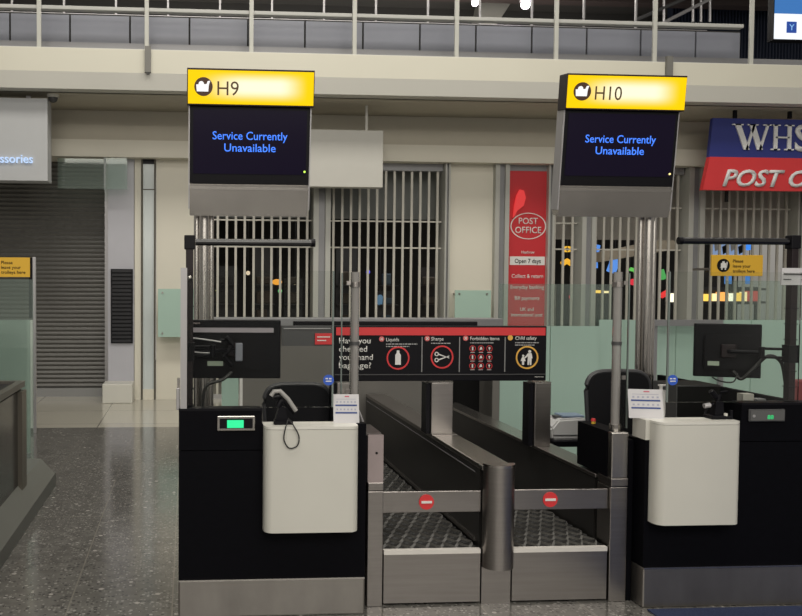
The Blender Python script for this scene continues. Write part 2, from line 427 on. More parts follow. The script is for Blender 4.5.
# grey-glass upper lights behind the grilles
def fin(px0, px1, label, y=WY - .1, m=M_fin):
    g = thing('window_fin', (ax((px0+px1)/2, y), y, 0), label, 'mullion', 'grey upright fins between the grilles')
    x0, x1 = ax(px0, y), ax(px1, y); w = (x1 - x0)
    box(x0, x0 + w*.3, y, y + .3, 0, zl).build('blade', m, g)
    box(x0 + w*.3, x1 - w*.3, y + .04, y + .3, 0, zl).build('web', M_railgrey, g)
    box(x1 - w*.3, x1, y, y + .3, 0, zl).build('blade', m, g)
fin(313, 330, 'double grey fin below the white hanging board')
fin(444, 449, 'narrow grey jamb on the left of the cream pier')
fin(494, 508, 'pale grey fin along the left edge of the red banner')
fin(547, 553, 'thin grey fin along the right edge of the red banner')
fin(581, 595, 'double grey fin below the left part of the H10 screen')
fin(687, 703, 'double grey fin between the steel pole and the yellow sign')
fin(796, 801, 'grey fin at the right edge behind the black post')
# mottled translucent bulkheads behind the grilles
for (a, b, c) in ((204, 444, 217), (553, 830, 236)):
    tag(box(ax(a, 12.3), ax(b, 12.3), 12.3, 12.32, az(c, 12.3), zl - .02).build('shop_bulkhead', mat('bulkhead_grey', (.17, .18, .175) if a == 204 else (.34, .32, .29), .5)),
        'dark grey panel over the opening behind the grilles ' + ('left of the cream pier' if a == 204 else 'right of the red banner'), 'panel')

# ------------------------------------------------------------------ things inside the dark shops
def lamp_blob(px, py, Y, r, col, s, label, sc=(1, 1, 1), name='shop_light', cat='light'):
    p = at(px, py, Y); t = thing(name, p, label, cat)
    MB().ball((p.x, p.y, p.z), r, sc).build('bulb', emit(name, col, s), t, smooth=True)
    MB().cyl((p.x, p.y, p.z + r*.8), (p.x, p.y, 3.6), .006, n=6).build('hanging_wire', M_rack, t)
    return t
M_rack = mat('rack_dark', (.03, .03, .033), .5)
# left shop: dark racks with dangling goods
for i, (px, w, c, z1, what) in enumerate(((222, .5, (.03, .03, .03), 1.9, 'leftmost'), (262, .35, (.06, .045, .035), 2.3, 'second'), (292, .3, (.06, .05, .04), 1.7, 'third'),
                                     (344, .35, (.05, .04, .03), 2.2, 'fourth'), (384, .3, (.05, .08, .11), 1.5, 'fifth'), (425, .35, (.07, .06, .05), 1.9, 'rightmost'))):
    Y = 14.2; x = ax(px, Y)
    t = thing('display_rack', (x, Y, 0), '%s dim shop rack seen through the grilles left of the cream pier' % what, 'shop rack', 'dim racks in the closed left shop')
    m = mat('rack_goods', c, .7)
    MB().box(x - w/2, x + w/2, Y - .2, Y - .16, 0, z1).build('panel', M_rack, t)
    for k in range(5): MB().box(x - w/2, x + w/2, Y - .4, Y - .2, .3 + k*.32, .32 + k*.32).build('shelf', M_rack, t)
    for k in range(5):
        MB().box(x - w*.35, x + w*random.uniform(.1, .35), Y - .36, Y - .24, .322 + k*.32, .322 + k*.32 + random.uniform(.1, .24), bev=.02).build('goods', m, t)
lamp_blob(215, 279, 13.9, .035, (.7, 1, .5), .8, 'tiny pale green lamp in the dark shop above the left monitor')
lamp_blob(216, 292, 13.9, .03, (.9, .9, .3), .6, 'tiny yellow lamp in the dark shop above the left monitor')
lamp_blob(248, 273, 13.9, .035, (1, .8, .55), .8, 'tiny warm lamp left of the orange shop light')
lamp_blob(277, 282, 13.9, .06, (1, .42, .05), .9, 'orange light behind the grille near the tip of the H9 black bar', (1.4, 1, .8))
lamp_blob(280, 291, 13.9, .035, (.2, .9, .3), .6, 'green light just below the orange shop light')
lamp_blob(295, 283, 13.9, .03, (1, .85, .5), .8, 'tiny warm lamp right of the orange shop light')
lamp_blob(368, 272, 13.9, .035, (.1, .1, 1), .8, 'small deep blue light behind the grille right of the clear post')
lamp_blob(380, 300, 13.9, .06, (.2, .4, .6), .35, 'dim pale blue glow low behind the grille', (1, 1, 1.5))
# right shop: lit shelf and coloured lamps
def tubeshape(pts, r, col, s, label, cat='sign'):
    q_ = [at(*p) for p in pts]; t = thing('neon_shape', q_[0], label, cat); m_ = max(q_, key=lambda v: v.z)
    MB().tube(q_, r, n=10).build('glow_tube', emit('neon', col, s), t, smooth=True)
    MB().cyl((m_.x, m_.y, m_.z + r*.3), (m_.x, m_.y, 3.6), .006, n=6).build('hanging_wire', M_rack, t)
    return t
YI = 15.0
tubeshape([(597, 245, YI), (595, 256, YI), (594.5, 268, YI)], .06, (.12, .36, 1), .75, 'blue lit streak behind the grille just right of the H10 screen foot')
tubeshape([(615, 256, YI), (614, 264, YI), (611, 272, YI)], .085, (.14, .38, 1), .75, 'fat blue lit blob behind the grille above the clear post of H10')
t = thing('neon_ring', (ax(567, YI), YI, az(246, YI)), 'upper yellow lit ring behind the grille right of the banner', 'light')
MB().ring((ax(567, YI), az(246, YI)), .09, .05, YI, YI + .05, sz=.6).build('glow_ring', emit('yellow_neon', (1, .55, .04), .9), t)
MB().cyl((ax(567, YI), YI + .02, az(246, YI) + .05), (ax(567, YI), YI + .02, 3.6), .006, n=6).build('hanging_wire', M_rack, t)
tubeshape([(562, 264, YI), (567, 261, YI), (572, 264, YI)], .05, (1, .5, .03), .9, 'lower yellow lit arc behind the grille right of the banner')
lamp_blob(573, 297, YI, .07, (1, .05, .08), .7, 'red light behind the grille right of the banner')
lamp_blob(633, 282, YI, .06, (1, .05, .08), .7, 'red light left of the steel pole of H10')
tubeshape([(630, 269, YI), (634, 270, YI), (637, 274, YI)], .035, (.2, .8, .15), .7, 'green lit squiggle left of the steel pole of H10')
tubeshape([(661, 270, YI), (664, 279, YI)], .05, (.12, .6, .15), .6, 'green lit streak right of the steel pole of H10')
tubeshape([(661, 296, YI), (668, 292, YI)], .05, (1, .05, .05), .8, 'red lit arrow shape right of the steel pole of H10')
def lit_shelf(px0, px1, y0, y1, label, cols, Y=15.3):
    t = thing('lit_shelf', (ax((px0+px1)/2, Y), Y, az(y1, Y, px0)), label, 'shop shelf')
    x0, x1 = ax(px0, Y), ax(px1, Y); z0, z1 = az(y1, Y, px0), az(y0, Y, px0)
    box(x0, x1, Y + .1, Y + .14, z0 - .06, z1 + .06).build('back_panel', M_rack, t)
    box(x0, x1, Y - .12, Y + .1, z1, z1 + .04).build('canopy', M_rack, t)
    box(x0, x1, Y - .12, Y + .1, z0 - .04, z0).build('shelf_board', M_rack, t)
    for xx in (x0 + .02, x1 - .06): box(xx, xx + .04, Y + .1, Y + .14, 0, z0 - .06).build('upright', M_rack, t)
    x = x0 + .02; k = 0
    while x < x1 - .08:
        w = random.uniform(.10, .24)
        box(x, min(x + w, x1) - .006, Y, Y + .08, z0, z0 + (z1 - z0) * random.uniform(.6, .95)).build('glowing_pack', cols[k % len(cols)], t)  # packs glow by themselves in place of shelf lighting
        x += w; k += 1
cw = [emit('pack_cream', (1, .78, .40), 1.5), emit('pack_orange', (1, .42, .10), 1.4), emit('pack_white', (1, .92, .70), 1.7), emit('pack_amber', (1, .6, .1), 1.5), emit('pack_teal', (.2, .7, .6), .5), emit('pack_red', (.9, .12, .1), .6)]
lit_shelf(668, 686, 292, 302, 'short bright lit shop shelf beside the double fin right of the steel pole', [cw[2], cw[0], cw[3]])
lit_shelf(700, 762, 290, 301, 'long bright lit shop shelf below the yellow trolley sign', [cw[3], cw[0], cw[1], cw[2], cw[3], cw[0], cw[5], cw[2]])
lit_shelf(592, 612, 290, 293, 'faint yellow lit shelf left of the clear post of H10', [cw[3], cw[0]])
# lit photo board and blue lights behind it
t = thing('lit_poster', (ax(730, YI), YI, az(256, YI)), 'blue white lit poster behind the grille above the yellow trolley sign', 'poster')
box(ax(712, YI), ax(745, YI), YI, YI + .04, az(256, YI, 720), az(239, YI, 720)).build('board', emit('poster_light', (.35, .5, .8), .55), t)
for xx in (ax(714, YI), ax(743, YI)): MB().cyl((xx, YI + .02, az(239, YI, 720)), (xx, YI + .02, 3.6), .006, n=6).build('hanging_wire', M_rack, t)
for k in range(4):
    q = at(715 + k*8, 247 + (k % 2)*3, YI); MB().prism([(q.x, q.z - .08), (q.x + .1, q.z - .02), (q.x + .06, q.z + .1), (q.x - .02, q.z + .06)], YI - .01, YI).build('dark_shape', M_ink if k % 2 else M_texts, t)
lamp_blob(748, 246, YI, .08, (.06, .3, 1), .9, 'blue light behind the grille right of the lit poster')
for px, w in ((728, 'left'), (749, 'right')):
    tubeshape([(px, 276, YI), (px, 284, YI)], .06, (.1, .35, .9), .6, '%s of two blue lit dots just below the yellow trolley sign' % w)
# pale beam slanting inside
tag(MB().prism([(ax(600, 14.5), az(252, 14.5, 600)), (ax(830, 14.5), az(205, 14.5, 800)), (ax(830, 14.5), az(222, 14.5, 800)), (ax(600, 14.5), az(262, 14.5, 600))], 14.5, 14.7).build('ceiling_beam', mat('beam_beige', (.34, .30, .24), .6)),
    'pale beige slanting bulkhead seen through the grilles behind the H10 sign', 'beam')

# ------------------------------------------------------------------ red banner
by = WY - .02
bn = thing('banner', (ax(527, by), by, az(321, by)), 'tall red post office banner between two grey fins', 'banner')
bx0, bx1 = ax(508, by), ax(547, by)
bzt, bzb = az(171, by, 527), az(321, by, 527)
box(bx0, bx1, by, by + .02, bzb - .2, bzt).build('sheet', M_banner, bn)
box(bx0, bx1, by - .0, by + .05, bzt, zl).build('top_rail', M_railgrey, bn)
bc = ax(527, by)
def bz(p): return az(p, by - .01, 527)
MB().ring((bc, bz(226)), .26, .245, by - .006, by, sz=.72).build('oval', M_text, bn)
for s_, py_b, w_, h_ in (('POST', 224, .28, .088), ('OFFICE', 233, .38, .088), ('Heathrow', 253.5, .19, .04), ('Collect & return', 278, .46, .055),
                         ('Everyday banking', 289, .49, .055), ('Bill payments', 300, .36, .055), ('UK and', 311, .2, .05), ('international post', 316.5, .46, .05)):
    MB().text(s_, bc, bz(py_b), by - .002, h=h_, w=w_, al='C', off=.01).build('lettering', M_text, bn)
box(ax(509, by), ax(544, by), by - .004, by, bz(265), bz(256.5)).build('white_strip', M_text, bn)
MB().text('Open 7 days', bc, bz(263), by - .006, w=.38, h=.06, al='C', off=.01).build('strip_lettering', M_ink, bn)
# red lamp in front of it
rl = MB().prism([(ax(513+ q[0], by - .05), bz(q[1])) for q in ((2, 196), (5, 190), (9, 191), (11, 198), (9, 206), (3, 211), (-1, 218), (0, 206))], by - .06, by - .02)
tag(rl.build('wall_light', emit('red_glow', (.9, .05, .05), .75)), 'small glowing red light on the upper part of the red banner', 'light')

# ------------------------------------------------------------------ shop signs
# blue and red sign, right
sy_ = 11.0
sg = thing('shop_sign', (ax(770, sy_), sy_, az(190, sy_)), 'slanted blue and red shop sign at the upper right', 'sign')
def P(px, py, Y=sy_): v = at(px, py, Y); return (v.x, v.z)
e = P(802, 156); dxr = 1.6
def quad(a, b):   # a = top-left px, b = bottom-left px, extended to the right level
    A, B = P(*a), P(*b); return [A, (A[0] + 3.0, A[1]), (A[0] + 3.0, B[1]), B]
MB().prism(quad((713, 118), (709, 157)), sy_, sy_ + .06).build('blue_panel', M_blue, sg)
MB().prism(quad((709, 157), (702, 190)), sy_ - .02, sy_ + .06).build('red_panel', M_red, sg)
x, z = P(731, 149.5); hL = P(731, 124)[1] - z; uw = (P(771, 149)[0] - x) / 1.45
def stroke(m_, a, b_, hw, ox, sx_=None):
    k = sx_ or uw
    m_.prism([(ox + (a[0] - hw)*k, z + a[1]*hL), (ox + (a[0] + hw)*k, z + a[1]*hL), (ox + (b_[0] + hw)*k, z + b_[1]*hL), (ox + (b_[0] - hw)*k, z + b_[1]*hL)], sy_ - .02, sy_)
lw = MB()
for a, b_, hw in (((.20, 1), (.54, 0), .10), ((.80, 1), (.54, 0), .045), ((.72, 1), (1.02, 0), .10), ((1.30, 1), (1.02, 0), .045)): stroke(lw, a, b_, hw, x)
for a, b_ in ((0, .40), (.56, .94), (1.13, 1.46)): lw.box(x + a*uw, x + b_*uw, sy_ - .02, sy_, z + .95*hL, z + hL)
lw.build('letter', M_texts, sg)
xh = P(770, 149)[0]; lh = MB(); uh = (P(793, 149)[0] - xh)
for a in (.12, .72): lh.box(xh + a*uh, xh + (a + .16)*uh, sy_ - .02, sy_, z, z + hL)
lh.box(xh + .2*uh, xh + .8*uh, sy_ - .02, sy_, z + .47*hL, z + .53*hL)
for a in (.0, .60):
    for q in (0, .95): lh.box(xh + a*uh, xh + (a + .40)*uh, sy_ - .02, sy_, z + q*hL, z + (q + .05)*hL)
lh.build('letter', M_texts, sg)
MB().text('S', P(794, 149)[0], z, sy_, h=hL, ext=.02, off=.02).build('letter', M_texts, sg)
MB().text('mith', P(794, 149)[0] + .27, z, sy_, h=hL, ext=.02, off=.01).build('letter_group', M_texts, sg)
x, z = P(721, 186)
MB().text('POST OFFICE', x, z, sy_ - .02, h=.215, w=(P(804, 186)[0] - x) * 1.75, ext=.02, shear=.3, off=.02).build('lower_lettering', M_texts, sg)
for q in (735, 790): box(ax(q, sy_, 110), ax(q, sy_, 110) + .04, sy_ + .01, sy_ + .05, P(q, 118)[1], zf0 + .001).build('hanger', M_blackpl, sg)
box(ax(723.5, sy_ + .1), ax(723.5, sy_ + .1) + .035, sy_ + .1, sy_ + .13, P(724, 201)[1], P(724, 189)[1]).build('drop_pin', M_ink, sg)
# grey box sign, left
gy = 10.8
sg = thing('shop_sign', (ax(20, gy), gy, az(183, gy)), 'pale grey box sign with glowing blue letters ending in ssories', 'sign')
gx1 = ax(47.5, gy, 140)
box(gx1 - 2.4, gx1, gy, gy + .3, az(180.5, gy, 20), az(98, gy, 20)).build('box_body', M_sign_grey, sg)
MB().text('Accessories', ax(33, gy, 160), az(163, gy, 20), gy, h=.105, w=.70, al='R', ext=.03).build('lettering', emit('blue_white_letter', (.55, .72, 1), 1.0), sg)
box(gx1 - .3, gx1 - .24, gy + .2, gy + .26, az(99, gy, 20), zf0 + .001).build('hanger', M_alu, sg)
box(gx1 - 2.2, gx1 - 2.14, gy + .2, gy + .26, az(99, gy, 20), zf0 + .001).build('hanger', M_alu, sg)
# white blank board, centre
gy = 11.1
sg = thing('hanging_board', (ax(330, gy), gy, az(186, gy)), 'blank white hanging box board right of the H9 screen', 'sign')
box(ax(262, gy, 160), ax(383, gy, 160), gy, gy + .18, az(187, gy, 350), az(130, gy, 350), bev=.004).build('board', mat('board_white', (.50, .49, .45), .5), sg)
for q in (285, 365): box(ax(q, gy), ax(q, gy) + .03, gy + .08, gy + .11, az(130, gy, 350), zf0 + .001).build('hanger', M_fascia2, sg)
# dome camera under the soffit
dc = thing('dome_camera', (ax(53, 10.75), 10.75, zf0), 'small dark dome camera under the balcony near the grey box sign', 'security camera')
p = at(53, 92, 10.9)
MB().cyl((p.x, 10.9, zf0), (p.x, 10.9, zf0 - .04), .075).build('mount', M_fascia2, dc)
MB().ball((p.x, 10.9, zf0 - .05), .06, (1, 1, .9)).build('dome', M_darkgrey, dc, smooth=True)
# slim grey brackets on the fascia
for px, y0, y1, lab in ((148, 47, 73, 'slim dark grey bracket on the balcony face left of the H9 sign'), (668, 57, 78, 'slim dark grey bracket on the balcony face behind the H10 sign')):
    t = thing('fascia_bracket', (ax(px, FY), FY, az(y1, FY, px)), lab, 'bracket')
    box(ax(px - 3, FY, 65), ax(px + 3, FY, 65), FY - .05, FY, az(y1, FY, px), az(y0, FY, px)).build('rail', mat('bracket_grey', (.16, .155, .14), .5), t)
    box(ax(px - 1, FY, 65), ax(px + 1.5, FY, 65), FY - .04, FY, az(y1 + 1.5, FY, px), az(y1, FY, px)).build('end_clip', M_darkgrey, t)

# ------------------------------------------------------------------ balcony railing
ry = FY + .18
rl = thing('balcony_railing', (ax(300, ry), ry, zf2), 'cream steel railing along the upper balcony with tall posts', 'railing')
hz = az(12, ry)
MB().box(-6, ax(742, ry, 14), ry - .05, ry + .05, hz - .025, hz + .025, bev=.01).build('handrail', mat('handrail_grey', (.42, .42, .40), .4), rl)
posts = (-62, 40, 147, 251, 353.5, 455, 554, 652, 748)
for px in posts:
    x = ax(px, ry, 30); box(x - .026, x + .026, ry - .085, ry - .05, zf2 - .12 if 0 else zf2, zf2 + 2.2, bev=.004).build('post', mat('post_grey', (.46, .46, .42), .4), rl)
box(-6, 12, ry - .1, ry - .04, zf2, zf2 + .03).build('foot_rail', M_fascia2, rl)
py_ = ry + .35
x = ax(-60, py_); k = 0
edges = [-75, -20, 10, 70, 130, 189.5, 248, 305, 363, 420, 476, 532, 587, 641, 696, 741]
for a, b in zip(edges, edges[1:]):
    t = tag(box(ax(a, py_, 30) + .012, ax(b, py_, 30) - .012, py_, py_ + .03, az(45, py_), az(18, py_)).build('parapet_panel', M_balc),
            'blue grey panel behind the balcony railing', 'panel', 'parapet panels behind the railing')
struct(box(-6, 12, py_ - .02, py_ + .12, zf2 - .02, az(45.2, py_)), 'trim_4', M_railgrey)
struct(box(-6, ax(742, py_, 30), py_ + .032, py_ + .06, zf2, az(16, py_)), 'trim_5', M_dark)
# second, farther railing
r2 = 13.2
rl = thing('rear_railing', (ax(300, r2), r2, zf2), 'thin far railing seen above the balcony handrail', 'railing')
for px in range(-40, 680, 52):
    x = ax(px, r2, 5); box(x - .014, x + .014, r2 - .014, r2 + .014, zf2, 6.7).build('upright', M_alu, rl)
box(-6, ax(700, r2), r2 - .02, r2 + .02, az(19, r2), az(16.5, r2)).build('rail', M_alu, rl)
# upper ceiling beams, duct, lamps
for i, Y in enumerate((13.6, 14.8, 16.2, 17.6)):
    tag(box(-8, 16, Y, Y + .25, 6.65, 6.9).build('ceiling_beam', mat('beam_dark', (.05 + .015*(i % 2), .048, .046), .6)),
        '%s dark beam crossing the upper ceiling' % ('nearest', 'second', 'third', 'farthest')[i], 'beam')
tag(MB().prism([(ax(478, 15.3, 10), az(24, 15.3, 480)), (ax(478, 15.3, 10) + .1, 6.88), (ax(478, 15.3, 10) + .7, 6.88), (ax(497, 15.3, 10), az(24, 15.3, 480))], 15.3, 15.7).build('air_duct', mat('duct_pale', (.42, .41, .38), .4, metal=.4)),
    'pale slanting duct on the upper level between two bright spotlights', 'duct')
for px, py, r, lab in ((475, 3, .05, 'left of two bright spotlights on the upper level'), (525.5, 4.5, .07, 'right of two bright spotlights on the upper level')):
    p = at(px, py, 12.8)
    t = thing('spotlight', p, lab, 'lamp')
    MB().ball(p, r).build('bulb', emit('spot_glow', (1, .9, 1), 9), t, smooth=True)
    MB().cyl((p.x, p.y, p.z + r*.8), (p.x, p.y, 6.9), .02).build('stem', M_darkgrey, t)
    MB().cyl((p.x, p.y, p.z + r*.7), (p.x, p.y, p.z + r*1.6), r*1.3, r*.6).build('shade', M_alu, t)
# stair balustrade upper right
st = thing('stair_rail', at(620, 20, 14), 'slanting dark stair handrail on the upper level near the blue wall', 'handrail')
MB().tube([at(636, 20, 14), at(700, -8, 14)], .03).build('handrail', M_darkgrey, st)
MB().tube([at(665, 22, 14), at(720, -6, 14)], .03).build('handrail', M_alu, st)
for px in (664, 693, 701, 710): MB().tube([at(px, 22, 14), at(px, -14, 14)], .022).build('baluster', M_alu, st)
# dark blue corrugated wall
cb = MB(); Yc = 15.6; x0, x1 = ax(664, Yc), ax(850, Yc); n = 60; pr = []
for i in range(n):
    a = x0 + (x1 - x0)*i/n; w = (x1 - x0)/n
    pr += [(a, Yc), (a + w*.25, Yc - .05), (a + w*.5, Yc - .05), (a + w*.75, Yc)]
pr += [(x1, Yc), (x1, Yc + .1), (x0, Yc + .1)]
struct(cb.prism(pr, zf2 - .02, 8, 'z'), 'wall_corrugated', mat('navy_corrugated', (.018, .024, .045), .5))
# hanging lit screen
Ys = 11.0; sc_ = thing('hanging_screen', (ax(795, Ys), Ys, az(41, Ys)), 'bright hanging display screen cut off by the top right corner', 'screen')
x0, z0 = P(773, 40, Ys); x1 = x0 + 1.3
box(x0, x1, Ys, Ys + .12, z0, z0 + .75).build('casing', M_blackpl, sc_)
zm = az(14, Ys, 790)
box(x0 + .01, x1 - .01, Ys - .006, Ys, z0 + .015, zm).build('white_display', emit('screen_white', (.9, .94, 1), 1.1), sc_)
box(x0 + .01, x1 - .01, Ys - .006, Ys, zm, z0 + .74).build('blue_display', emit('screen_blue', (.05, .22, .6), .8), sc_)
x, z = P(786, 33, Ys); box(x, x + .14, Ys - .012, Ys - .006, z, z + .15, bev=.005).build('icon', emit('icon_blue', (.02, .08, .4), .8), sc_)
MB().text('Y', x + .07, z + .035, Ys - .013, h=.08, al='C').build('icon_mark', emit('icon_light', (.3, .6, 1), .9), sc_)
box(x0 + .3, x0 + .34, Ys + .04, Ys + .08, z0 + .75, 8.4).build('drop_rod', M_darkgrey, sc_)
box(x0 + 1, x0 + 1.04, Ys + .04, Ys + .08, z0 + .75, 8.4).build('drop_rod', M_darkgrey, sc_)

# ================================================================== MIDDLE GROUND
PY = 7.0
# grey baggage-hall partition behind the conveyors
zr0, zr1 = az(326, PY, 400), az(318, PY, 400)
pt = thing('partition', (ax(350, PY), PY, 0), 'grey solid partition with a pale top rail behind the conveyors', 'partition')
box(ax(243, PY), ax(454, PY), PY, PY + .06, 0, zr0).build('panel', M_wallgrey, pt)
box(ax(454, PY), ax(493, PY), PY + .3, PY + .34, 0, zr0).build('opening_shade', M_ink, pt)  # black sheet standing for the shade inside the opening
box(ax(454, PY) - .03, ax(454, PY), PY + .06, PY + .34, 0, zr0).build('return', M_wallgrey, pt)
box(ax(493, PY), ax(500, PY), PY - .02, PY + .34, 0, zr0).build('end_post', M_wallgrey, pt)
box(ax(206, PY), ax(500, PY), PY - .08, PY + .12, zr0, zr1, bev=.006).build('top_rail', M_railgrey, pt)
box(ax(240, PY), ax(243, PY), PY - .01, PY + .06, 0, zr0).build('edge_strip', M_text, pt)
# green glass screens
def gscreen(px0, px1, ytop, label, Y=PY, m=None, z0=0.0, yref=None, steps=1):
    x0, x1 = ax(px0, Y), ax(px1, Y); z1 = az(ytop, Y, yref or (px0+px1)/2)
    t = thing('glass_screen', ((x0+x1)/2, Y, z0), label, 'glass screen')
    w = (x1 - x0)/steps
    for i in range(steps):
        box(x0 + i*w + (.006 if i else 0), x0 + (i+1)*w, Y, Y + .012, z0 + .04, z1).build('pane', m or M_green, t)
    box(x0, x1, Y - .02, Y + .03, z0, z0 + .04).build('floor_channel', M_alu, t)
    return t
gscreen(222, 239, 330, 'narrow green glass panel low behind the left monitor')
gscreen(501, 600, 326, 'frosted green glass screen standing left of the H10 desk', steps=2)
gscreen(600, 900, 320, 'frosted green glass screen behind the H10 desk', Y=7.1, steps=4)
t = gscreen(499, 612, 284, 'taller clear glass pane rising over the green screen by the banner', Y=7.25, m=M_greenc, steps=2)
t = gscreen(726, 900, 281, 'taller clear glass pane at the right behind the black post', Y=7.25, m=M_greenc)
t = thing('screen_rail', (ax(690, 6.98), 6.98, 0), 'dark grey rail above the green screen left of the right monitor', 'rail')
box(ax(655, 6.95), ax(724, 6.95), 6.95, 7.02, az(326, 6.95, 690), az(320, 6.95, 690)).build('top_rail', M_railgrey, t)
for q_ in (656, 723): box(ax(q_, 6.97) - .02, ax(q_, 6.97) + .02, 6.97, 7.0, 0, az(326, 6.95, 690)).build('upright', M_railgrey, t)

# trolley sign, left, with post and glass
Yl = 9.2
t = thing('sign_post', (ax(38.5, Yl), Yl, 0), 'slim steel post with yellow trolley sign at the left edge', 'sign')
xp = ax(38, Yl, 350)
box(xp - .05, xp - .02, Yl - .02, Yl + .02, 0, az(257, Yl, 38)).build('post', M_alu, t)
box(xp - .09, xp - .055, Yl - .02, Yl + .02, az(318, Yl, 38), az(258, Yl, 38)).build('sleeve', M_blackpl, t)
box(xp - .11, xp - .05, Yl - .015, Yl + .015, .05, az(320, Yl, 38)).build('white_strip', M_white, t)
sx1 = ax(30.5, Yl); zb, zt2 = az(277, Yl, 15), az(257.5, Yl, 15)
box(sx1 - .62, sx1, Yl - .03, Yl, zb, zt2).build('sign_plate', M_yel, t)
tt = MB()
for k, s_ in enumerate(('Please', 'leave your', 'trolleys here')): tt.text(s_, sx1 - .30, az(264.2 + k*4.8, Yl, 15), Yl - .03, h=.034, off=.012)
tt.build('lettering', M_ink, t)
tt = MB().disc(sx1 - .5, (zb + zt2)/2, Yl - .034, Yl - .03, .07); tt.build('emblem', M_ink, t)
gscreen(-80, 33, 279, 'clear green tinted glass screen behind the left edge desk', Y=7.5, m=M_greenc)
gscreen(-80, 30, 320, 'lower frosted glass screen at the left edge', Y=7.9, m=glass('misty_glass', (.8, .85, .82), .05, .5, (.50, .58, .54)))

# hanging yellow sign on the right
Yr = 6.9
t = thing('trolley_sign', (ax(737, Yr), Yr, az(276, Yr, 737)), 'yellow trolley sign with black round icon behind the right black post', 'sign')
x0, x1, z0, z1 = ax(711, Yr), ax(762, Yr), az(276, Yr, 737), az(255, Yr, 737)
box(x0, x1, Yr, Yr + .02, z0, z1, bev=.002).build('plate', M_yel, t)
cxs, czs = ax(722.5, Yr), (z0 + z1)/2
idc = MB().disc(cxs, czs, Yr - .003, Yr, .056).build('icon_disc', M_ink, t)
ic = MB(); ic.box(cxs - .025, cxs + .02, Yr - .006, Yr - .003, czs - .015, czs + .02); ic.tube([(cxs - .03, Yr - .005, czs - .018), (cxs + .025, Yr - .005, czs - .018), (cxs + .03, Yr - .005, czs + .03)], .004)
ic.disc(cxs - .015, czs - .03, Yr - .006, Yr - .003, .007); ic.disc(cxs + .015, czs - .03, Yr - .006, Yr - .003, .007); ic.box(cxs - .012, cxs + .008, Yr - .006, Yr - .003, czs + .02, czs + .034)
ic.build('trolley_icon', M_text, idc)
tt = MB()
for k, s_ in enumerate(('Please', 'leave your', 'trolleys here')): tt.text(s_, ax(732, Yr), az(262.5 + k*5, Yr, 737), Yr, h=.026, off=.012)
tt.build('lettering', M_ink, t)
for x in (x0 + .06, x1 - .06): box(x - .006, x + .006, Yr + .02, Yr + .36, z0 + .05, z0 + .07).build('clamp_arm', M_steel, t)
# small white notice
Yn = 4.095
t = thing('notice', (ax(795, Yn), Yn, az(285, Yn, 790)), 'small white notice fixed to the right black post at the right edge', 'notice')
x0, x1, z0, z1 = ax(781, Yn), ax(815, Yn), az(285, Yn, 790), az(268, Yn, 790)
box(x0, x1, Yn, Yn + .01, z0, z1).build('sheet', M_paper, t)
box(x0 + .01, x1 - .01, Yn - .003, Yn, z1 - .035, z1 - .027).build('grey_line', M_darkgrey, t)
box(x0 + .01, x0 + .05, Yn - .003, Yn, z1 - .06, z1 - .055).build('grey_line', M_darkgrey, t)


# left edge desk
dk = thing('side_desk', (-1.9, 5.2, 0), 'black and steel desk with a broad grey plinth cut off by the left edge', 'desk')
xd = -1.13; Ye = 6.0
zd = az(380.5, Ye, 20)
mat('dark_frame', (.10, .095, .085), .35, metal=.6)
box(-3.2, xd - .02, 3.2, Ye - .02, .12, zd - .06).build('body', mat('desk_dark_gloss', (.016, .016, .016), .2), dk)
box(-3.2, xd - .06, 3.2, Ye - .06, zd - .06, zd - .02).build('desktop', M_blackpl, dk)
box(xd - .05, xd, 3.2, Ye, zd - .04, zd).build('top_frame', bpy.data.materials['dark_frame'], dk)
box(-3.2, xd - .05, Ye - .05, Ye, zd - .06, zd).build('end_frame', bpy.data.materials['dark_frame'], dk)
box(xd - .05, xd + .01, Ye - .16, Ye, .10, zd - .06).build('corner_post', mat('dull_bronze_steel', (.16, .145, .12), .4, metal=.7), dk)
zp = .30
MB().prism([(-3.2, 3.2), (xd, 3.2), (xd + .09, 3.3), (xd + .09, 6.8), (xd - .3, 7.2), (-3.2, 7.2)], 0, .10, 'z').build('plinth', mat('plinth_grey', (.11, .113, .105), .4, metal=.3), dk)
MB().prism([(xd + .09, .10), (xd - .02, .22), (xd - .3, .22), (xd - .3, .10)], 3.2, 6.75, 'y').build('plinth_slope', mat('plinth_slope', (.15, .153, .14), .4, metal=.3), dk)

